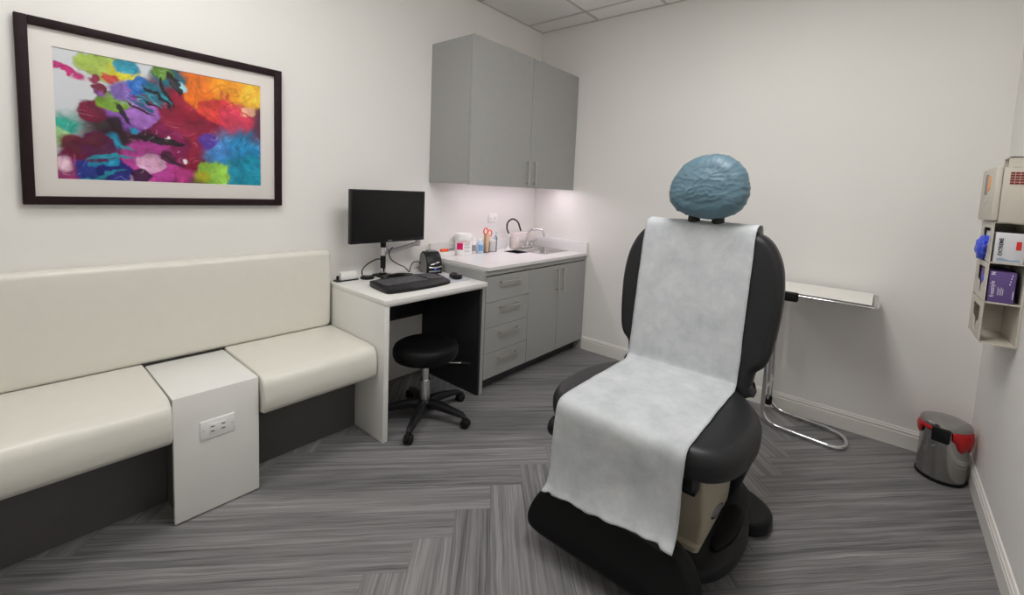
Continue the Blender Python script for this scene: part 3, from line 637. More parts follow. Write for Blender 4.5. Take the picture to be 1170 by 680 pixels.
# ------------------------------------------------------------------ monitor
t = thing('computer_monitor', 'black flat monitor on silver jointed arm standing on white desk', 'monitor', (.085, -1.68, DZ))
MX = .20
bm = nb(); box(bm, (MX-.035, -1.968, 1.036), (MX, -1.440, 1.369), .004); box(bm, (MX-.055, -1.88, 1.10), (MX-.03, -1.52, 1.31), .012); obj('housing', bm, 'plastic_black', t)
bm = nb(); box(bm, (MX-.002, -1.960, 1.058), (MX+.0012, -1.448, 1.362)); s_ = obj('screen', bm, 'screen', t)
bm = nb(); box(bm, (MX, -1.718, 1.044), (MX+.001, -1.690, 1.049)); obj('badge', bm, 'print_grey', t)
bm = nb(); lathe(bm, [(.017, .02), (.017, .17), (.018, .17), (.018, .26)], (.085, -1.68, DZ), 20); obj('pole', bm, 'plastic_black', t)
for h_, r_, z_ in ((.055, .021, .140), (.035, .019, .02)): obj('collar', lathe(nb(), [(r_, 0), (r_, h_)], (.085, -1.68, DZ+z_), 20), 'chrome', t)
bm = nb(); prism(bm, rect(.03, .16, -1.73, -1.63, .01), DZ, DZ+.012, .002); lathe(bm, [(.022, 0), (.022, .02)], (.085, -1.68, DZ+.005), 20); obj('base', bm, 'plastic_black', t)
bm = nb(); tube(bm, [(.085, -1.68, .952), (.095, -1.60, .962), (.10, -1.50, .984), (.105, -1.42, 1.003)], [.017, .018, .014, .015], 14); lathe(bm, [(.019, -.022), (.019, .03)], (.105, -1.42, 1.005), 18); obj('arm', bm, 'alu', t)
bm = nb(); tube(bm, [(.105, -1.42, 1.035), (.115, -1.50, 1.09), (.135, -1.68, 1.19)], [.016, .014, .014], 12); box(bm, (.125, -1.74, 1.15), (.147, -1.66, 1.25), .004); obj('arm', bm, 'alu', t)
bm = nb(); tube(bm, cr([(.10, -1.62, .985), (.115, -1.655, .955), (.12, -1.645, .91), (.115, -1.59, .87), (.11, -1.53, .84), (.11, -1.49, .803), (.105, -1.48, .83), (.10, -1.455, .862), (.10, -1.42, .868), (.10, -1.39, .85), (.105, -1.375, .835)], 8), .0035, 8); obj('cable', bm, 'rubber', t)
t = thing('charging_puck', 'small round black puck with cable on white desk below monitor', 'puck', (.10, -1.80, DZ))
bm = nb(); lathe(bm, [(.040, 0), (.043, .004), (.042, .012), (.033, .018), (0, .0185)], (.10, -1.80, DZ), 28); obj('body', bm, 'plastic_black', t)
bm = nb(); lathe(bm, [(.016, .018), (.016, .0205), (0, .021)], (.10, -1.80, DZ), 20); obj('cap', bm, 'print_grey', t)
bm = nb(); tube(bm, cr([(.07, -1.815, DZ+.012), (.055, -1.81, DZ+.05), (.055, -1.775, DZ+.085), (.07, -1.72, DZ+.115), (.08, -1.695, DZ+.115)], 8), .004, 8); obj('cable', bm, 'rubber', t)
t = thing('card_holder', 'small white card block on white desk beside bench back', 'card holder', (.07, -1.94, DZ))
bm = nb(); box(bm, (.055, -1.965, DZ+.006), (.085, -1.865, DZ+.056), .002, mtx=None); obj('cards', bm, 'white_p', t)
bm = nb(); box(bm, (.045, -1.995, DZ), (.095, -1.855, DZ+.007), .001); box(bm, (.045, -1.975, DZ+.006), (.053, -1.85, DZ+.03)); obj('base', bm, 'plastic_black', t)

# keyboard
t = thing('keyboard', 'black curved ergonomic keyboard lying on white desk', 'keyboard', (.42, -1.68, DZ))
ko = [(.30, -1.90), (.42, -1.925), (.535, -1.935), (.560, -1.90), (.572, -1.80), (.575, -1.70), (.570, -1.60), (.555, -1.51), (.525, -1.475), (.42, -1.445), (.32, -1.425), (.295, -1.45), (.285, -1.53), (.262, -1.575), (.240, -1.62), (.232, -1.69), (.240, -1.755), (.268, -1.80), (.283, -1.86)]
kz = lambda x: DZ+.004+.013*max(0, (.575-x)/.34)
bm = nb(); prism(bm, [(p.x, p.y) for p in cr([(a, b, 0) for a, b in ko], 4, True)], 0, 1, .0, fn=lambda a, b, h: (a, b, DZ+.001+h*(kz(a)-DZ+.012))); obj('body', bm, 'plastic_black', t, ang=30)
bm = nb(); tube(bm, cr([(.275, -1.80, DZ+.026), (.248, -1.75, DZ+.032), (.243, -1.69, DZ+.034), (.25, -1.63, DZ+.032), (.275, -1.58, DZ+.026)], 6), .010, 10); obj('media_bar', bm, 'screen', t)
key = None
for i, x in enumerate((.315, .345, .368, .391, .414, .437)):
    for j in range(17):
        y = -1.868+j*.0245+(.004 if i % 2 else 0)
        if j == 12: continue
        if key is None:
            key = obj('key', box(nb(), (-.0095, -.0105, 0), (.0095, .0105, .006), .0025, 1), 'key', t, local=True); k_ = key
        else: k_ = key.copy(); COL.objects.link(k_); k_.parent = t
        k_.location = (x-.42, y+1.68, kz(x)+.011-DZ); k_.rotation_euler = (0, math.radians(5), 0)
bm = nb(); prism(bm, [(p.x, p.y) for p in cr([(.475, -1.90, 0), (.548, -1.90, 0), (.560, -1.70, 0), (.548, -1.53, 0), (.475, -1.55, 0), (.470, -1.70, 0)], 5, True)], 0, 1, fn=lambda a, b, h: (a, b, kz(a)+.010+h*.004)); obj('palm_rest', bm, 'vinyl_black', t)
bm = nb(); prism(bm, rect(.325, .545, -1.452, -1.30, .008), DZ+.0002, DZ+.003, fn=lambda a, b, h: (a, b+(a-.43)*-.1, h)); solo('mouse_pad', bm, 'pad_grey', 'grey cloth mouse pad on white desk right of keyboard', 'mouse pad')
t = thing('computer_mouse', 'black computer mouse resting on grey mouse pad', 'mouse', (.455, -1.365, DZ+.003), math.radians(-12))
mo = [(p.x, p.y) for p in cr([(-.05, -.022, 0), (-.055, 0, 0), (-.05, .022, 0), (-.01, .031, 0), (.035, .031, 0), (.052, .0, 0), (.035, -.031, 0), (-.01, -.031, 0)], 5, True)]
bm = nb(); pillow(bm, mo, .030, .013, .010, lambda a, b, h: (a, b, .031-h)); obj('body', bm, 'plastic_black', t, local=True, ang=60)
bm = nb(); lathe(bm, [(.010, -.004), (.010, .004)], (0, 0, 0), 14, mtx=Matrix.Translation((-.026, 0, .034)) @ Matrix.Rotation(PI/2, 4, 'X')); obj('scroll_wheel', bm, 'print_grey', t, local=True)
bm = nb(); box(bm, (.028, -.014, .036), (.046, .014, .038), .001); obj('badge', bm, 'grey_p', t, local=True)

# label printer
t = thing('label_printer', 'small black rounded label printer with silver front on white desk', 'label printer', (.16, -1.345, DZ), math.radians(-16))
side = [(.075, 0), (.075, .06), (.062, .098), (.030, .138), (-.01, .150), (-.05, .144), (-.075, .11), (-.085, .03), (-.082, 0)]
bm = nb(); prism(bm, [(p.x, p.y) for p in cr([(a, b, 0) for a, b in side], 3)], -.056, .056, .010, fn=lambda a, b, h: (a, h, b)); obj('body', bm, 'plastic_black', t, local=True, ang=30)
for s in (-1, 1):
    bm = nb(); prism(bm, [(p.x*.88-.004, .006+p.y*.88) for p in cr([(a, b, 0) for a, b in side], 3)], s*.0555, s*.059, fn=lambda a, b, h: (a, h, b)); obj('side_panel', bm, 'grey_p', t, local=True)
bm = nb(); tube(bm, cr([(.078, -.046, .050), (.083, -.02, .046), (.084, .01, .046), (.079, .046, .052)], 6), [.006]*19, 10); tube(bm, cr([(.073, -.030, .064), (.078, -.010, .070), (.070, .02, .076), (.060, .042, .080)], 6), [.007]*19, 10); obj('label_slot', bm, 'chrome', t, local=True)
bm = nb(); lathe(bm, [(.009, 0), (.009, .003), (0, .004)], (0, 0, 0), 14, mtx=Matrix.Translation((.076, .004, .034)) @ Matrix.Rotation(PI/2, 4, 'Y')); obj('indicator', bm, 'led', t, local=True)
bm = nb(); box(bm, (.0745, -.042, .014), (.077, .042, .022), .001); obj('badge', bm, 'print_grey', t, local=True)
bm = nb(); box(bm, (-.03, -.03, .146), (.01, .03, .158), .004); obj('lid_catch', bm, 'grey_p', t, local=True)

# ------------------------------------------------------------------ stool
t = thing('rolling_stool', 'round black padded stool on five casters tucked under desk', 'stool', (.595, -1.70, 0))
SZ = .468
bm = nb(); lathe(bm, [(0, 0), (.12, .004), (.165, .003), (.183, -.008), (.192, -.03), (.192, -.058), (.183, -.082), (.165, -.092), (0, -.094)][::-1], (.595, -1.70, SZ), 48); obj('seat', bm, 'pad_black', t, ang=60)
bm = nb(); lathe(bm, [(.10, 0), (.10, .012), (.05, .012)], (.595, -1.70, SZ-.107), 28); lathe(bm, [(.034, 0), (.042, .03)], (.595, -1.70, SZ-.137), 24); obj('seat_plate', bm, 'plastic_black', t)
bm = nb(); lathe(bm, [(.021, 0), (.021, .09), (.026, .092), (.026, .10)], (.595, -1.70, .235), 24); lathe(bm, [(.029, 0), (.029, .13)], (.595, -1.70, .11), 24); obj('column', bm, 'chrome', t)
bm = nb(); lathe(bm, [(.03, 0), (.045, .006), (.045, .05), (.034, .062)], (.595, -1.70, .058), 24); obj('hub', bm, 'plastic_black', t)
leg0 = None
def leg_bm():
    bm = nb(); P = [(.02, .095), (.10, .098), (.20, .085), (.262, .074), (.285, .06)]; W = [.026, .023, .020, .018, .012]; H = [.05, .042, .032, .026, .018]; R = []
    for (x, z), w, h in zip(P, W, H): R.append([bm.verts.new((x, w*a, z+h*b)) for a, b in ((-1, -.5), (-1, .1), (-.55, .5), (.55, .5), (1, .1), (1, -.5))])
    for A, B in zip(R, R[1:]):
        for k in range(6): bm.faces.new((A[k], A[(k+1) % 6], B[(k+1) % 6], B[k]))
    bm.faces.new(R[0]); bm.faces.new(R[-1]); cyl(bm, (.275, 0, .045), (.275, 0, .07), .011, 10); bmesh.ops.recalc_face_normals(bm, faces=bm.faces); return bm
def caster_bm():
    bm = nb()
    for s in (-1, 1): lathe(bm, [(.010, -.008), (.022, -.009), (.026, -.005), (.026, .005), (.022, .009), (.010, .008)], (0, 0, 0), 24, mtx=Matrix.Translation((.285, s*.0135, .026)) @ Matrix.Rotation(PI/2, 4, 'X'))
    tube(bm, [(.285+.022*math.cos(q), 0, .028+.030*math.sin(q)) for q in [PI*k/8 for k in range(9)]], .007, 8); cyl(bm, (.285, -.02, .026), (.285, .02, .026), .005, 8); return bm
for k in range(5):
    if leg0 is None: leg0 = obj('leg', leg_bm(), 'plastic_black', t, local=True, ang=30); cst = obj('caster', caster_bm(), 'rubber', leg0, local=True); l_ = leg0
    else: l_ = dup(leg0, t)
    l_.rotation_euler = (0, 0, math.radians(-54+72*k))
bm = nb(); tube(bm, [(.66, -1.66, SZ-.112), (.74, -1.585, SZ-.116), (.765, -1.562, SZ-.118)], .005, 10); lv = obj('lever', bm, 'chrome', t)
bm = nb(); tube(bm, [(.762, -1.565, SZ-.118), (.80, -1.53, SZ-.122)], [.008, .007], 10); obj('grip', bm, 'rubber', lv)

# ------------------------------------------------------------------ procedure chair
CX = 2.03
t = thing('procedure_chair', 'black vinyl procedure chair facing the room with paper on seat', 'chair', (CX, -1.6, 0))
SL = .157
HW = [(.575, .262), (.62, .285), (.66, .292), (.686, .300), (.715, .328), (.76, .346), (.86, .360), (.98, .368), (1.07, .364), (1.15, .348), (1.222, .312), (1.264, .262), (1.288, .17), (1.293, .08)]
ol = [(w, h) for h, w in HW]+[(-w, h) for h, w in reversed(HW)]
ol = [(p.x, p.y) for p in cr([(a, b, 0) for a, b in ol], 4, True)]
bm = nb(); pillow(bm, ol, .105, .035, .006, lambda a, b, h: (CX+a, -1.353+(b-.6)*SL+h-.012*(a/.37)**2, b)); obj('backrest', bm, 'vinyl_black', t, ang=70)
SW = [(-1.30, .20), (-1.345, .265), (-1.40, .312), (-1.47, .356), (-1.55, .383), (-1.65, .394), (-1.75, .389), (-1.83, .372), (-1.89, .34), (-1.930, .29), (-1.948, .20), (-1.952, .08)]
ol = [(w, y) for y, w in SW]+[(-w, y) for y, w in reversed(SW)]
ol = [(p.x, p.y) for p in cr([(a, b, 0) for a, b in ol], 4, True)]
bm = nb(); pillow(bm, ol, .115, .045, .004, lambda a, b, h: (CX+a, b, .604-h-.01*max(0, abs(a)/.39-.6))); obj('seat', bm, 'vinyl_black', t, ang=70)
# leg rest: narrow neck and wide foot pad, swung down
def front_path(s):                           # s along the leg rest from the seat edge downwards -> (y, z), normal
    P = [(-1.918, .585), (-1.925, .45), (-1.945, .34), (-1.975, .24), (-2.015, .15), (-2.045, .085)]
    f = max(0, min(.9999, s))*(len(P)-1); i = int(f); q = f-i
    pp = cr([(a, b, 0) for a, b in P], 10); j = min(int(f*10), len(pp)-2); q = f*10-j; p = pp[j].lerp(pp[j+1], q); d = (pp[j+1]-pp[j]).normalized()
    return p.x, p.y, d.y, -d.x
def leg_fn(a, s, h):
    y, z, nx, nz = front_path(s); return (CX-.005+a, y-nx*h, z-nz*h)
bm = nb(); pillow(bm, rect(-.215, .215, 0.04, .62, .03), .07, .02, .002, leg_fn); obj('leg_rest', bm, 'vinyl_black', t, ang=70)
FW = [(.50, .10), (.515, .19), (.545, .245), (.60, .292), (.68, .325), (.78, .343), (.88, .345), (.96, .325), (.995, .27), (1.0, .12)]
ol = [(w, s) for s, w in FW]+[(-w, s) for s, w in reversed(FW)]
ol = [(p.x, p.y) for p in cr([(a, b, 0) for a, b in ol], 4, True)]
def pad_fn(a, s, h):
    s2 = min(s, .999); y, z, nx, nz = front_path(s2); k = .5-.06
    y2, z2 = y, z
    return (CX-.012+a, y2-nx*h*1.0, z2-nz*h)
def pillow2(bm, outline, T, r, crown, fn, K):           # outline's second axis is a fraction; rim rounding works in metres through K
    pillow(bm, [(a, b*K) for a, b in outline], T, r, crown, lambda a, b, h: fn(a, b/K, h))
bm = nb(); pillow2(bm, ol, .10, .042, .006, pad_fn, .52); obj('foot_pad', bm, 'pad_black', t, ang=70)
# headrest inside its cap, two posts
HX, HY, HZ = 2.045, -1.235, 1.471
HO = [(-.176, -.045), (-.166, .02), (-.132, .082), (-.07, .128), (.015, .147), (.09, .130), (.148, .078), (.176, .005), (.168, -.068), (.125, -.120), (.045, -.146), (-.05, -.144), (-.122, -.122), (-.162, -.085)]
ol = [(p.x, p.y) for p in cr([(a, b, 0) for a, b in HO], 8, True)]
HF = lambda a, b, h: (HX+a, HY-.06+h+b*.12, HZ+b)
bm = nb(); pillow(bm, [(a*.93, b*.93) for a, b in ol], .115, .05, .012, HF); obj('headrest', bm, 'vinyl_black', t, ang=70)
for s in (-1, 1):
    bm = nb(); tube(bm, [(HX+s*.056-.008, -1.208, 1.25), (HX+s*.056-.008, -1.21, 1.33), (HX+s*.044-.008, -1.20, 1.40)], [.034, .027, .02], 14); obj('headrest_post', bm, 'plastic_black', t)
# under-seat frame, column, base
bm = nb(); prism(bm, [(-.30, 0), (.30, 0), (.335, .12), (.335, .20), (.30, .26), (-.30, .26), (-.335, .20), (-.335, .12)], .395, .498, .01, fn=lambda a, b, h: (CX+a, -1.66+b, h)); box(bm, (CX-.24, -1.86, .40), (CX+.24, -1.60, .498), .01)
box(bm, (2.215, -1.80, .355), (2.262, -1.745, .45), .006); obj('seat_frame', bm, 'plastic_black', t)
for s in (-1,):
    bm = nb(); pillow(bm, [(p.x, p.y) for p in cr([(.05*math.cos(q), .042*math.sin(q), 0) for q in [2*PI*i/10 for i in range(10)]], 2, True)], .06, .02, .003, lambda a, b, h: (CX+s*(.34-h), -1.885+a, .452+b)); obj('hinge_cover', bm, 'plastic_black', t, ang=60)
bm = nb()
loft(bm, [sec(1.765, 2.275, -1.79, -1.42, .085), sec(1.768, 2.28, -1.775, -1.41, .15), sec(1.775, 2.285, -1.755, -1.40, .155), sec(1.78, 2.292, -1.75, -1.39, .24), sec(1.80, 2.275, -1.745, -1.38, .40)])
col_ = obj('column_cover', bm, 'beige', t, ang=30, label='beige plastic column cover')
bm = nb(); mt = Matrix.Translation((2.286, -1.595, .205)) @ Matrix.Rotation(math.radians(-14), 4, 'X')
prism(bm, [(p.x, p.y) for p in cr([(.084*math.cos(q), .021*math.sin(q), 0) for q in [2*PI*i/12 for i in range(12)]], 2, True)], -.004, .0065, .001, fn=lambda a, b, h: tuple(mt @ Vector((h, a, b)))); bd = obj('badge', bm, 'steel', col_)
bm = nb(); prism(bm, [(p.x, p.y) for p in cr([(.07*math.cos(q), .014*math.sin(q), 0) for q in [2*PI*i/12 for i in range(12)]], 2, True)], .0055, .0072, fn=lambda a, b, h: tuple(mt @ Vector((h, a, b)))); obj('badge_field', bm, 'grey_p', bd)
bm = nb(); loft(bm, [[(CX+a, -1.24+b, z) for a, b in rect(-w, w, -d, .03, .04, 4)] for z, w, d in ((.06, .25, .20), (.13, .255, .18), (.20, .29, .18), (.27, .312, .19), (.33, .31, .19), (.43, .28, .20), (.50, .24, .20))]); obj('rear_shroud', bm, 'plastic_black', t, ang=35)
bo = [(p.x, p.y) for p in cr([(.0, -1.90, 0), (.20, -1.89, 0), (.30, -1.83, 0), (.355, -1.72, 0), (.37, -1.58, 0), (.345, -1.42, 0), (.30, -1.25, 0), (.15, -1.15, 0), (-.15, -1.15, 0), (-.30, -1.25, 0), (-.345, -1.42, 0), (-.37, -1.58, 0), (-.355, -1.72, 0), (-.30, -1.83, 0), (-.20, -1.89, 0)], 5, True)]
bm = nb(); prism(bm, bo, .085, .135, .014, fn=lambda a, b, h: (CX+a, b, h)); loft(bm, [[(CX+a*k, -1.55+(b+1.55)*k, z) for a, b in bo] for k, z in ((.80, 0), (.80, .02), (.86, .09))]); obj('base', bm, 'plastic_black', t, ang=35)
bm = nb(); prism(bm, [(p.x, p.y) for p in cr([(.30, -1.72, 0), (.335, -1.62, 0), (.335, -1.48, 0), (.30, -1.42, 0), (.27, -1.45, 0), (.265, -1.58, 0), (.275, -1.70, 0)], 4, True)], .13, .15, .006, fn=lambda a, b, h: (CX+a, b, h)); obj('access_cover', bm, 'pad_black', t)
for s in (-1, 1):
    fo = [(p.x, p.y) for p in cr([(.18, -1.38, 0), (.18, -1.17, 0), (.26, -1.15, 0), (.345, -1.19, 0), (.395, -1.235, 0), (.412, -1.29, 0), (.395, -1.345, 0), (.33, -1.39, 0)], 5, True)]
    bm = nb(); prism(bm, fo, 0.002, .078, .022, fn=lambda a, b, h: (CX+s*a, b, h), seg=4); obj('foot', bm, 'plastic_black', t, ang=50)

# paper sheet over the chair
PP = [(-1.121, 1.18), (-1.123, 1.25), (-1.138, 1.292), (-1.178, 1.307), (-1.228, 1.302), (-1.256, 1.280)]
for k in range(1, 12):
    z = 1.28-.64*k/11; PP.append((-1.367+(z-.6)*SL-.004*math.sin(PI*k/11), z))
PP += [(-1.372, .625), (-1.392, .612), (-1.42, .6105), (-1.50, .611), (-1.60, .6125), (-1.70, .6125), (-1.80, .611), (-1.88, .610), (-1.925, .606), (-1.950, .592), (-1.962, .565), (-1.966, .52), (-1.968, .46), (-1.971, .40), (-1.976, .35), (-1.984, .31), (-1.995, .278), (-2.006, .252)]
cl = cr([(0, a, b) for a, b in PP], 4); ns = len(cl); NU = 40
bm = nb(); G = []
for i, p in enumerate(cl):
    d = cl[min(i+1, ns-1)]-cl[max(i-1, 0)]; d.normalize(); nrm = Vector((0, d.z, -d.y)); nrm = nrm if (nrm.y < 0 or nrm.z > .3) else nrm
    if i < 10: nrm = Vector((0, 0, 1)) if abs(d.z) < .5 else Vector((0, 1, 0))
    s = i/(ns-1); row = []
    for j in range(NU+1):
        u = j/NU; x = 2.014+(u-.5)*(.512+.02*max(0, .36-s)); low = max(0, s-.72)/.28
        h = .0025*noise.noise(Vector((x*9, p.y*9, p.z*7)))+.0012*noise.noise(Vector((x*30, p.y*26, p.z*24)))
        h += low*.008*noise.noise(Vector((x*6+4, p.z*5, 0)))+.004*low
        ed = .004*noise.noise(Vector((0, p.y*8+p.z*7, 3 if u < .5 else 9))) if (u < .02 or u > .98) else 0
        q = Vector((x+ed+.006*low*(u-.5), p.y, p.z))+Vector((0, -1, .25)).normalized()*max(-.001, h) if s > .7 else Vector((x+ed, p.y, p.z))+nrm*max(-.001, h)
        q.z += low**1.5*.062*max(0, u-.15)
        if s > .97: q.z += (s-.97)/.03*(.012*noise.noise(Vector((x*11, 0, 5)))-(.012*(u-.90)/.1 if u > .90 else 0)+(.01 if u < .06 else 0)); q.y -= (s-.97)/.03*(.016*abs(noise.noise(Vector((x*14, 2, 5))))+(.012 if u > .92 or u < .05 else 0))
        if s < .30 and u > .9: q.z -= 0
        row.append(bm.verts.new(q))
    G.append(row)
for A, B in zip(G, G[1:]):
    for j in range(NU): bm.faces.new((A[j], A[j+1], B[j+1], B[j]))
bmesh.ops.recalc_face_normals(bm, faces=bm.faces)
o = solo('exam_paper', bm, 'paper', 'long white exam paper sheet draped down the black procedure chair', 'paper sheet', ang=80)
so = o.modifiers.new('thickness', 'SOLIDIFY'); so.thickness = .0008

# blue cap over the headrest
def cap_wr(p):
    a, b = p.x-HX, p.z-HZ; r = math.sqrt((a/.178)**2+(b/.147)**2)
    q = Vector((a*10+b*14, b*22-a*7, p.y*10)); w = 1-abs(noise.noise(q))*2; q2 = Vector((a*36, b*48+a*14, p.y*20)); w2 = 1-abs(noise.noise(q2))*2
    q3 = Vector((math.atan2(b, a)*9, r*3, 0)); w3 = noise.noise(q3)*max(0, r-.55)
    cr_ = (1-abs(noise.noise(Vector((a*9+b*16, b*30-a*12, 3)))))**8+(1-abs(noise.noise(Vector((a*20-b*12, b*34+a*16, 8)))))**8*.7+(1-abs(noise.noise(Vector((a*48, b*40-a*30, 12)))))**6*.4
    d = .0006*w+.0005*w2+.0026*cr_+.006*w3*min(1, r)
    n = Vector((a*.8, (p.y-(HY+b*.12))*2.2, b*.8)); n = n.normalized() if n.length > 1e-5 else Vector((0, -1, 0))
    return p+n*d
bm = nb(); pillow(bm, [(p.x, p.y) for p in cr([(a, b, 0) for a, b in HO], 12, True)], .145, .068, .014, lambda a, b, h: (HX+a, HY-.073+h+b*.12, HZ+b), seg=14, rings=26, wr=cap_wr)
solo('headrest_cap', bm, 'cap', 'wrinkled pale blue disposable cap pulled over the chair headrest', 'headrest cover', ang=80)

# ------------------------------------------------------------------ instrument stand behind the chair
t = thing('instrument_stand', 'chrome tubular instrument stand with flat tray behind the procedure chair', 'stand', (2.4, -.2, 0))
bm = nb(); tube(bm, rounded_path([(2.195, -.05, .86), (2.195, -.05, .014), (2.635, -.12, .014), (2.645, -.34, .014), (2.195, -.30, .014), (2.195, -.30, .80)], .11, 8), .0125, 14); obj('base_tube', bm, 'chrome', t)
bm = nb(); tube(bm, [(2.195, -.05, .22), (2.195, -.30, .22)], .011, 12); box(bm, (2.185, -.145, .10), (2.205, -.085, .27), .008); obj('cross_brace', bm, 'chrome', t)
bm = nb(); lathe(bm, [(.018, 0), (.024, .01), (.024, .05), (.018, .06)], (2.195, -.115, .06), 16); obj('lock_knob', bm, 'rubber', t)
bm = nb(); tube(bm, rounded_path([(2.195, -.17, .2), (2.195, -.17, .865), (2.24, -.17, .872), (2.30, -.17, .872)], .03), .011, 14); obj('post', bm, 'chrome', t)
TZ = .887
bm = nb(); pts = [(a, b, TZ-.006) for a, b in rect(2.20, 2.716, -.447, -.045, .03)]; tube(bm, pts, .006, 10, closed=True); obj('tray_frame', bm, 'chrome', t)
bm = nb(); A = [bm.verts.new((a, b, TZ+.002)) for a, b in rect(2.203, 2.713, -.444, -.048, .03)]; B = [bm.verts.new((a, b, TZ-.006)) for a, b in rect(2.222, 2.694, -.425, -.067, .02)]
for i in range(len(A)): bm.faces.new((A[i], A[(i+1) % len(A)], B[(i+1) % len(A)], B[i]))
bm.faces.new(B); bmesh.ops.recalc_face_normals(bm, faces=bm.faces); tr = obj('tray', bm, 'steel', t)
bm = nb(); prism(bm, rect(2.262, 2.352, -.478, -.425, .012), TZ-.04, TZ+.010, .008); obj('clamp', bm, 'rubber', t)
bm = nb(); prism(bm, rect(2.195, 2.690, -.436, -.050, .003), TZ+.0025, TZ+.006, fn=lambda a, b, h: (a, b, h+.002*noise.noise(Vector((a*9, b*9, 0)))+.002))
solo('tray_paper', bm, 'tray_paper', 'folded white paper liner lying on the chrome instrument tray', 'paper liner')

# ------------------------------------------------------------------ waste bin
BX, BY = 3.055, -.215
t = thing('waste_bin', 'round stainless steel lidded waste bin standing in the right corner', 'waste bin', (BX, BY, 0))
bm = nb(); lathe(bm, [(.103, 0), (.105, .004), (.105, .016), (.102, .018)], (BX, BY, 0), 40); obj('base_ring', bm, 'rubber', t)
bm = nb(); lathe(bm, [(.1015, .016), (.1015, .10), (.1005, .20), (.0985, .285)], (BX, BY, 0), 48); obj('body', bm, 'bin_steel', t)
bm = nb(); lathe(bm, [(.103, .284), (.1055, .287), (.1055, .297), (.101, .306), (.06, .318), (0, .322)], (BX, BY, 0), 48); obj('lid', bm, 'bin_steel', t)
an = math.radians(-104)
bm = nb(); mt = Matrix.Translation((BX, BY, 0)) @ Matrix.Rotation(an, 4, 'Z'); box(bm, (.085, -.036, .222), (.122, .036, .296), .008, mtx=mt); obj('hinge', bm, 'plastic_black', t)
bm = nb(); mt = Matrix.Translation((BX, BY, 0)) @ Matrix.Rotation(math.radians(-118), 4, 'Z'); lathe(bm, [(.006, 0), (.006, .012), (0, .014)], (0, 0, 0), 12, mtx=mt @ Matrix.Translation((.098, 0, .19)) @ Matrix.Rotation(PI/2, 4, 'Y')); obj('handle_pin', bm, 'chrome', t)
bm = nb(); rows = []
for i in range(73):
    q = math.radians(-80+i*5*(320/360)); dd = math.degrees(q)
    drop = .100+.03*noise.noise(Vector((math.cos(q)*4, math.sin(q)*4, 1)))
    if dd > 150: drop *= .62 if dd < 205 else .25
    if dd < -55: drop *= .45+.55*(dd+80)/25
    row = []
    for k in range(7):
        z = .288-drop*k/6; r = .104+.010*math.sin(k/6*PI)+.006*noise.noise(Vector((q*6, k*.5, 0)))*(k/6)
        row.append(bm.verts.new((BX+r*math.cos(q), BY+r*math.sin(q), z)))
    rows.append(row)
for A, B in zip(rows, rows[1:]):
    for k in range(6): bm.faces.new((A[k], B[k], B[k+1], A[k+1]))
bmesh.ops.recalc_face_normals(bm, faces=bm.faces)
o = solo('bin_liner', bm, 'red', 'red plastic bag edge folded over the steel waste bin rim', 'bin liner', ang=70)
so = o.modifiers.new('thickness', 'SOLIDIFY'); so.thickness = .0007

# ------------------------------------------------------------------ dispensers on the right wall
DX, DYN, DYF = 3.063, -.705, -.42
t = thing('glove_dispenser', 'beige three-shelf glove box dispenser mounted on right wall', 'glove dispenser', (3.12, -.56, .855))
ZS = [.855, 1.030, 1.200, 1.372]
bm = nb(); box(bm, (3.172, DYN, ZS[0]), (RW-.001, DYF, ZS[3])); box(bm, (DX, DYF-.006, ZS[0]), (3.172, DYF, ZS[3])); obj('back_panel', bm, 'disp', t, smooth=False)
for z in ZS:
    a = z-.003 if z == ZS[3] else z; obj('shelf', box(nb(), (DX+.004, DYN, a), (3.172, DYF-.006, a+.006)), 'disp', t, smooth=False)
cy = -.56
for i in range(3):                                   # face plates with a keyhole opening
    z0, z1 = ZS[i]+.0065, ZS[i+1]-.0005; zc = (z0+z1)/2+.012
    hol = [(a*1.6, b*1.35) for a, b in ((-.055, .034), (.035, .034), (.048, .020), (.048, -.012), (.012, -.020), (.004, -.052), (-.022, -.052), (-.022, -.026), (-.055, -.008))]
    y0, y1 = DYN+.0005, DYF-.0065; out = []
    bm = nb(); outer = [bm.verts.new((DX, y, z)) for y, z in ((y0, z0), (y1, z0), (y1, z1), (y0, z1))]; inner = [bm.verts.new((DX, cy+a, zc+b)) for a, b in hol]
    es = [bm.edges.new((outer[k], outer[(k+1) % 4])) for k in range(4)]+[bm.edges.new((inner[k], inner[(k+1) % len(inner)])) for k in range(len(inner))]
    bmesh.ops.triangle_fill(bm, edges=es, use_beauty=True, use_dissolve=False)
    ex = bmesh.ops.extrude_face_region(bm, geom=list(bm.faces)); bmesh.ops.translate(bm, verts=[v for v in ex['geom'] if isinstance(v, bmesh.types.BMVert)], vec=(.004, 0, 0)); bmesh.ops.recalc_face_normals(bm, faces=bm.faces)
    obj('face_plate', bm, 'disp', t, smooth=False)
def face_txt(y, flip=False):                          # matrix laying text on a -y face
    return Matrix(((1, 0, 0), (0, 0, 1), (0, 1, 0))).to_4x4()
def ty(x, z, y, rot): return Matrix.Translation((x, y, z)) @ Matrix.Rotation(PI/2, 4, 'X') @ Matrix.Rotation(rot, 4, 'Z')
t = thing('glove_box', 'white and grey glove carton with red label on top dispenser shelf', 'glove box', (3.117, -.57, ZS[2]+.006))
GY = -.698
bm = nb(); box(bm, (DX+.012, GY, ZS[2]+.0065), (3.165, -.44, ZS[2]+.131), .002); obj('carton', bm, 'carton', t)
bm = nb(); box(bm, (3.138, GY-.0008, 1.262), (3.153, GY+.001, 1.297)); lb = obj('label', bm, 'print_red', t, label='small red label')
bm = nb(); text_bm(bm, 'EXTREME', .0175, ty(3.094, 1.272, GY-.0006, PI/2), bold=.0004); obj('lettering', bm, 'print_dark', t, smooth=False)
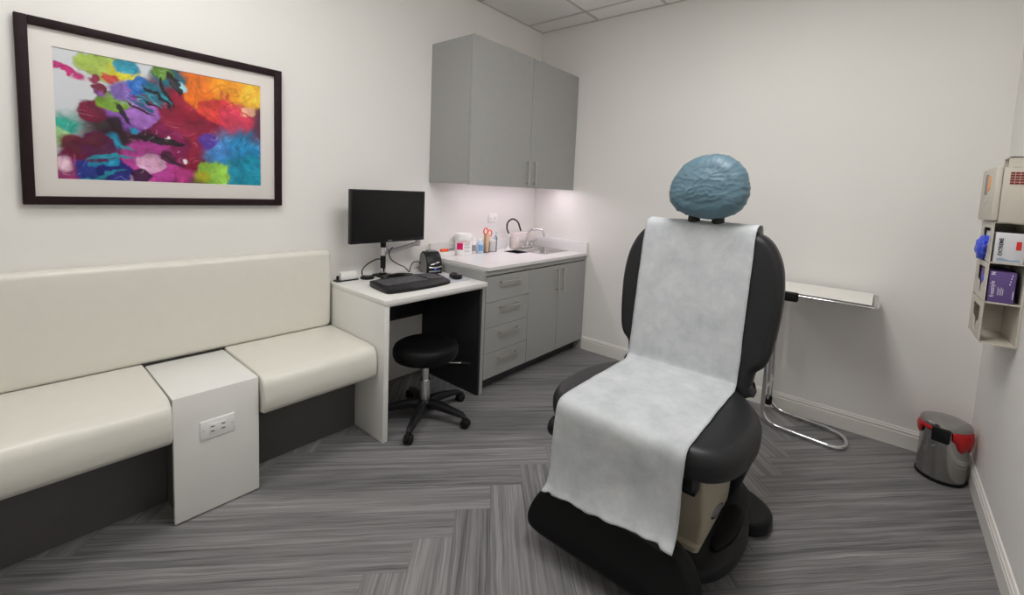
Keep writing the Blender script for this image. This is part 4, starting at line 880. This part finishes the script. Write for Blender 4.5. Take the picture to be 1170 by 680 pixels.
bm = nb(); prism(bm, [(3.085, 1.212), (3.155, 1.212), (3.15, 1.222), (3.125, 1.218), (3.10, 1.226), (3.085, 1.224)], 0, 1, fn=lambda a, b, h: (a, GY-.0008+h*.0015, b)); obj('swoosh', bm, 'steel_blue', t, smooth=False)
t = thing('glove_box', 'purple glove carton with white lettering on middle dispenser shelf', 'glove box', (3.11, -.57, ZS[1]+.006))
bm = nb(); box(bm, (DX+.010, GY, ZS[1]+.0065), (3.152, -.44, ZS[1]+.137), .002); obj('carton', bm, 'purple', t)
bm = nb(); text_bm(bm, 'freestyle', .020, ty(3.085, 1.092, GY-.0006, PI/2+.03)); text_bm(bm, 'N', .017, ty(3.084, 1.158, GY-.0006, PI/2), bold=.0005)
for k in range(4):
    w = .034-.006*(k % 2); box(bm, (3.1015+k*.005, GY-.0006, 1.068), (3.103+k*.005, GY+.0005, 1.068+w))
box(bm, (3.146, GY-.0006, 1.055), (3.1485, GY+.0005, 1.09)); 
for k in range(4): box(bm, (3.134+.0015*k, GY-.0006, 1.115+.012*k), (3.137+.0015*k, GY+.0005, 1.121+.012*k))
obj('lettering', bm, 'print_white', t, smooth=False)
bm = nb(); t2 = nb(); bmesh.ops.create_icosphere(t2, subdivisions=4, radius=1)
for v in t2.verts:
    p = v.co.copy(); w = 1+.25*noise.noise(p*2.2)+.34*(.5-abs(noise.noise(Vector((p.x*3, p.y*6.5, p.z*1.4)))))
    v.co = Vector((DX-.004+p.x*.022*w, cy-.005+p.y*.058*w, 1.263+p.z*.048*w-.010*(1-abs(p.y))))
merge(bm, t2); box(bm, (DX-.004, cy-.03, 1.285), (DX+.02, cy+.02, 1.310), .006)
solo('disposable_glove', bm, 'glove', 'crumpled blue glove pulled out of the top dispenser opening', 'glove', ang=80)
bm = nb(); t2 = nb(); bmesh.ops.create_icosphere(t2, subdivisions=3, radius=1)
for v in t2.verts:
    p = v.co.copy(); w = 1+.25*noise.noise(p*2.6+Vector((5, 0, 0)))
    v.co = Vector((DX+.010+p.x*.008*w, cy-.025+p.y*.026*w, 1.118+p.z*.020*w))
merge(bm, t2); solo('disposable_glove', bm, 'glove', 'bit of blue glove showing in the middle dispenser opening', 'glove', ang=80)

t = thing('sharps_cabinet', 'beige locking sharps container cabinet on right wall above glove dispenser', 'sharps cabinet', (3.12, -.55, 1.376))
bm = nb(); box(bm, (DX+.008, -.712, 1.3735), (RW-.001, -.405, 1.600), .004); obj('body', bm, 'disp', t)
bm = nb(); box(bm, (DX-.014, -.716, 1.378), (DX+.0075, -.400, 1.606), .007); dr = obj('door', bm, 'disp', t)
bm = nb(); box(bm, (DX-.017, -.618, 1.505), (DX-.0135, -.565, 1.570), .001); obj('label', bm, 'orange_lab', dr, label='orange label')
bm = nb(); box(bm, (DX-.0165, -.552, 1.490), (DX-.0135, -.500, 1.580), .002); obj('window', bm, 'grey_p', dr)
bm = nb(); lathe(bm, [(.010, 0), (.010, .004), (.006, .006), (0, .006)], (0, 0, 0), 16, mtx=Matrix.Translation((DX-.014, -.585, 1.466)) @ Matrix.Rotation(-PI/2, 4, 'Y')); obj('lock', bm, 'chrome', dr)
bm = nb()
for r_ in range(5):
    for c_ in range(6): box(bm, (3.092+c_*.0145, -.7135, 1.532+r_*.0105), (3.1045+c_*.0145, -.7115, 1.5395+r_*.0105))
obj('vent', bm, 'sharps_red', t, smooth=False)
bm = nb(); 
for a, b_ in (((3.085, -.70, 1.600), (3.180, -.694, 1.646)), ((3.085, -.60, 1.600), (3.180, -.594, 1.646)), ((3.085, -.70, 1.640), (3.180, -.594, 1.646)), ((3.176, -.70, 1.600), (3.180, -.594, 1.646))): box(bm, a, b_, .001, 1)
box(bm, (3.10, -.708, 1.600), (3.112, -.700, 1.608), .002); obj('top_hatch', bm, 'disp', t, smooth=False)

# ------------------------------------------------------------------ camera, world, view
cam = bpy.data.cameras.new('camera'); co = bpy.data.objects.new('camera', cam); COL.objects.link(co)
f, ppx, ppy = 498.9409, 621.9985, 260.9072
rx, ry, rz = (math.radians(a) for a in (85.1347, 2.7676, 37.8466))
R = Matrix.Rotation(rz, 4, 'Z') @ Matrix.Rotation(rx, 4, 'X') @ Matrix.Rotation(ry, 4, 'Z')
co.matrix_world = Matrix.Translation((2.7025, -3.3071, 1.4118)) @ R
cam.sensor_fit = 'HORIZONTAL'; cam.sensor_width = 36; cam.lens = f/1170*36
cam.shift_x = (585-ppx)/1170; cam.shift_y = (ppy-340)/1170; cam.clip_start = .02
sc.camera = co
w = bpy.data.worlds.new('world'); sc.world = w; w.use_nodes = True
w.node_tree.nodes['Background'].inputs[0].default_value = (.9, .93, 1, 1); w.node_tree.nodes['Background'].inputs[1].default_value = .0
sc.view_settings.view_transform = 'Standard'; sc.view_settings.look = 'None'; sc.view_settings.gamma = 1; sc.view_settings.use_curve_mapping = False
sc.view_settings.exposure = 0.39
sc.cycles.max_bounces = 10; sc.cycles.diffuse_bounces = 6; sc.cycles.sample_clamp_indirect = 4; sc.cycles.use_denoising = True
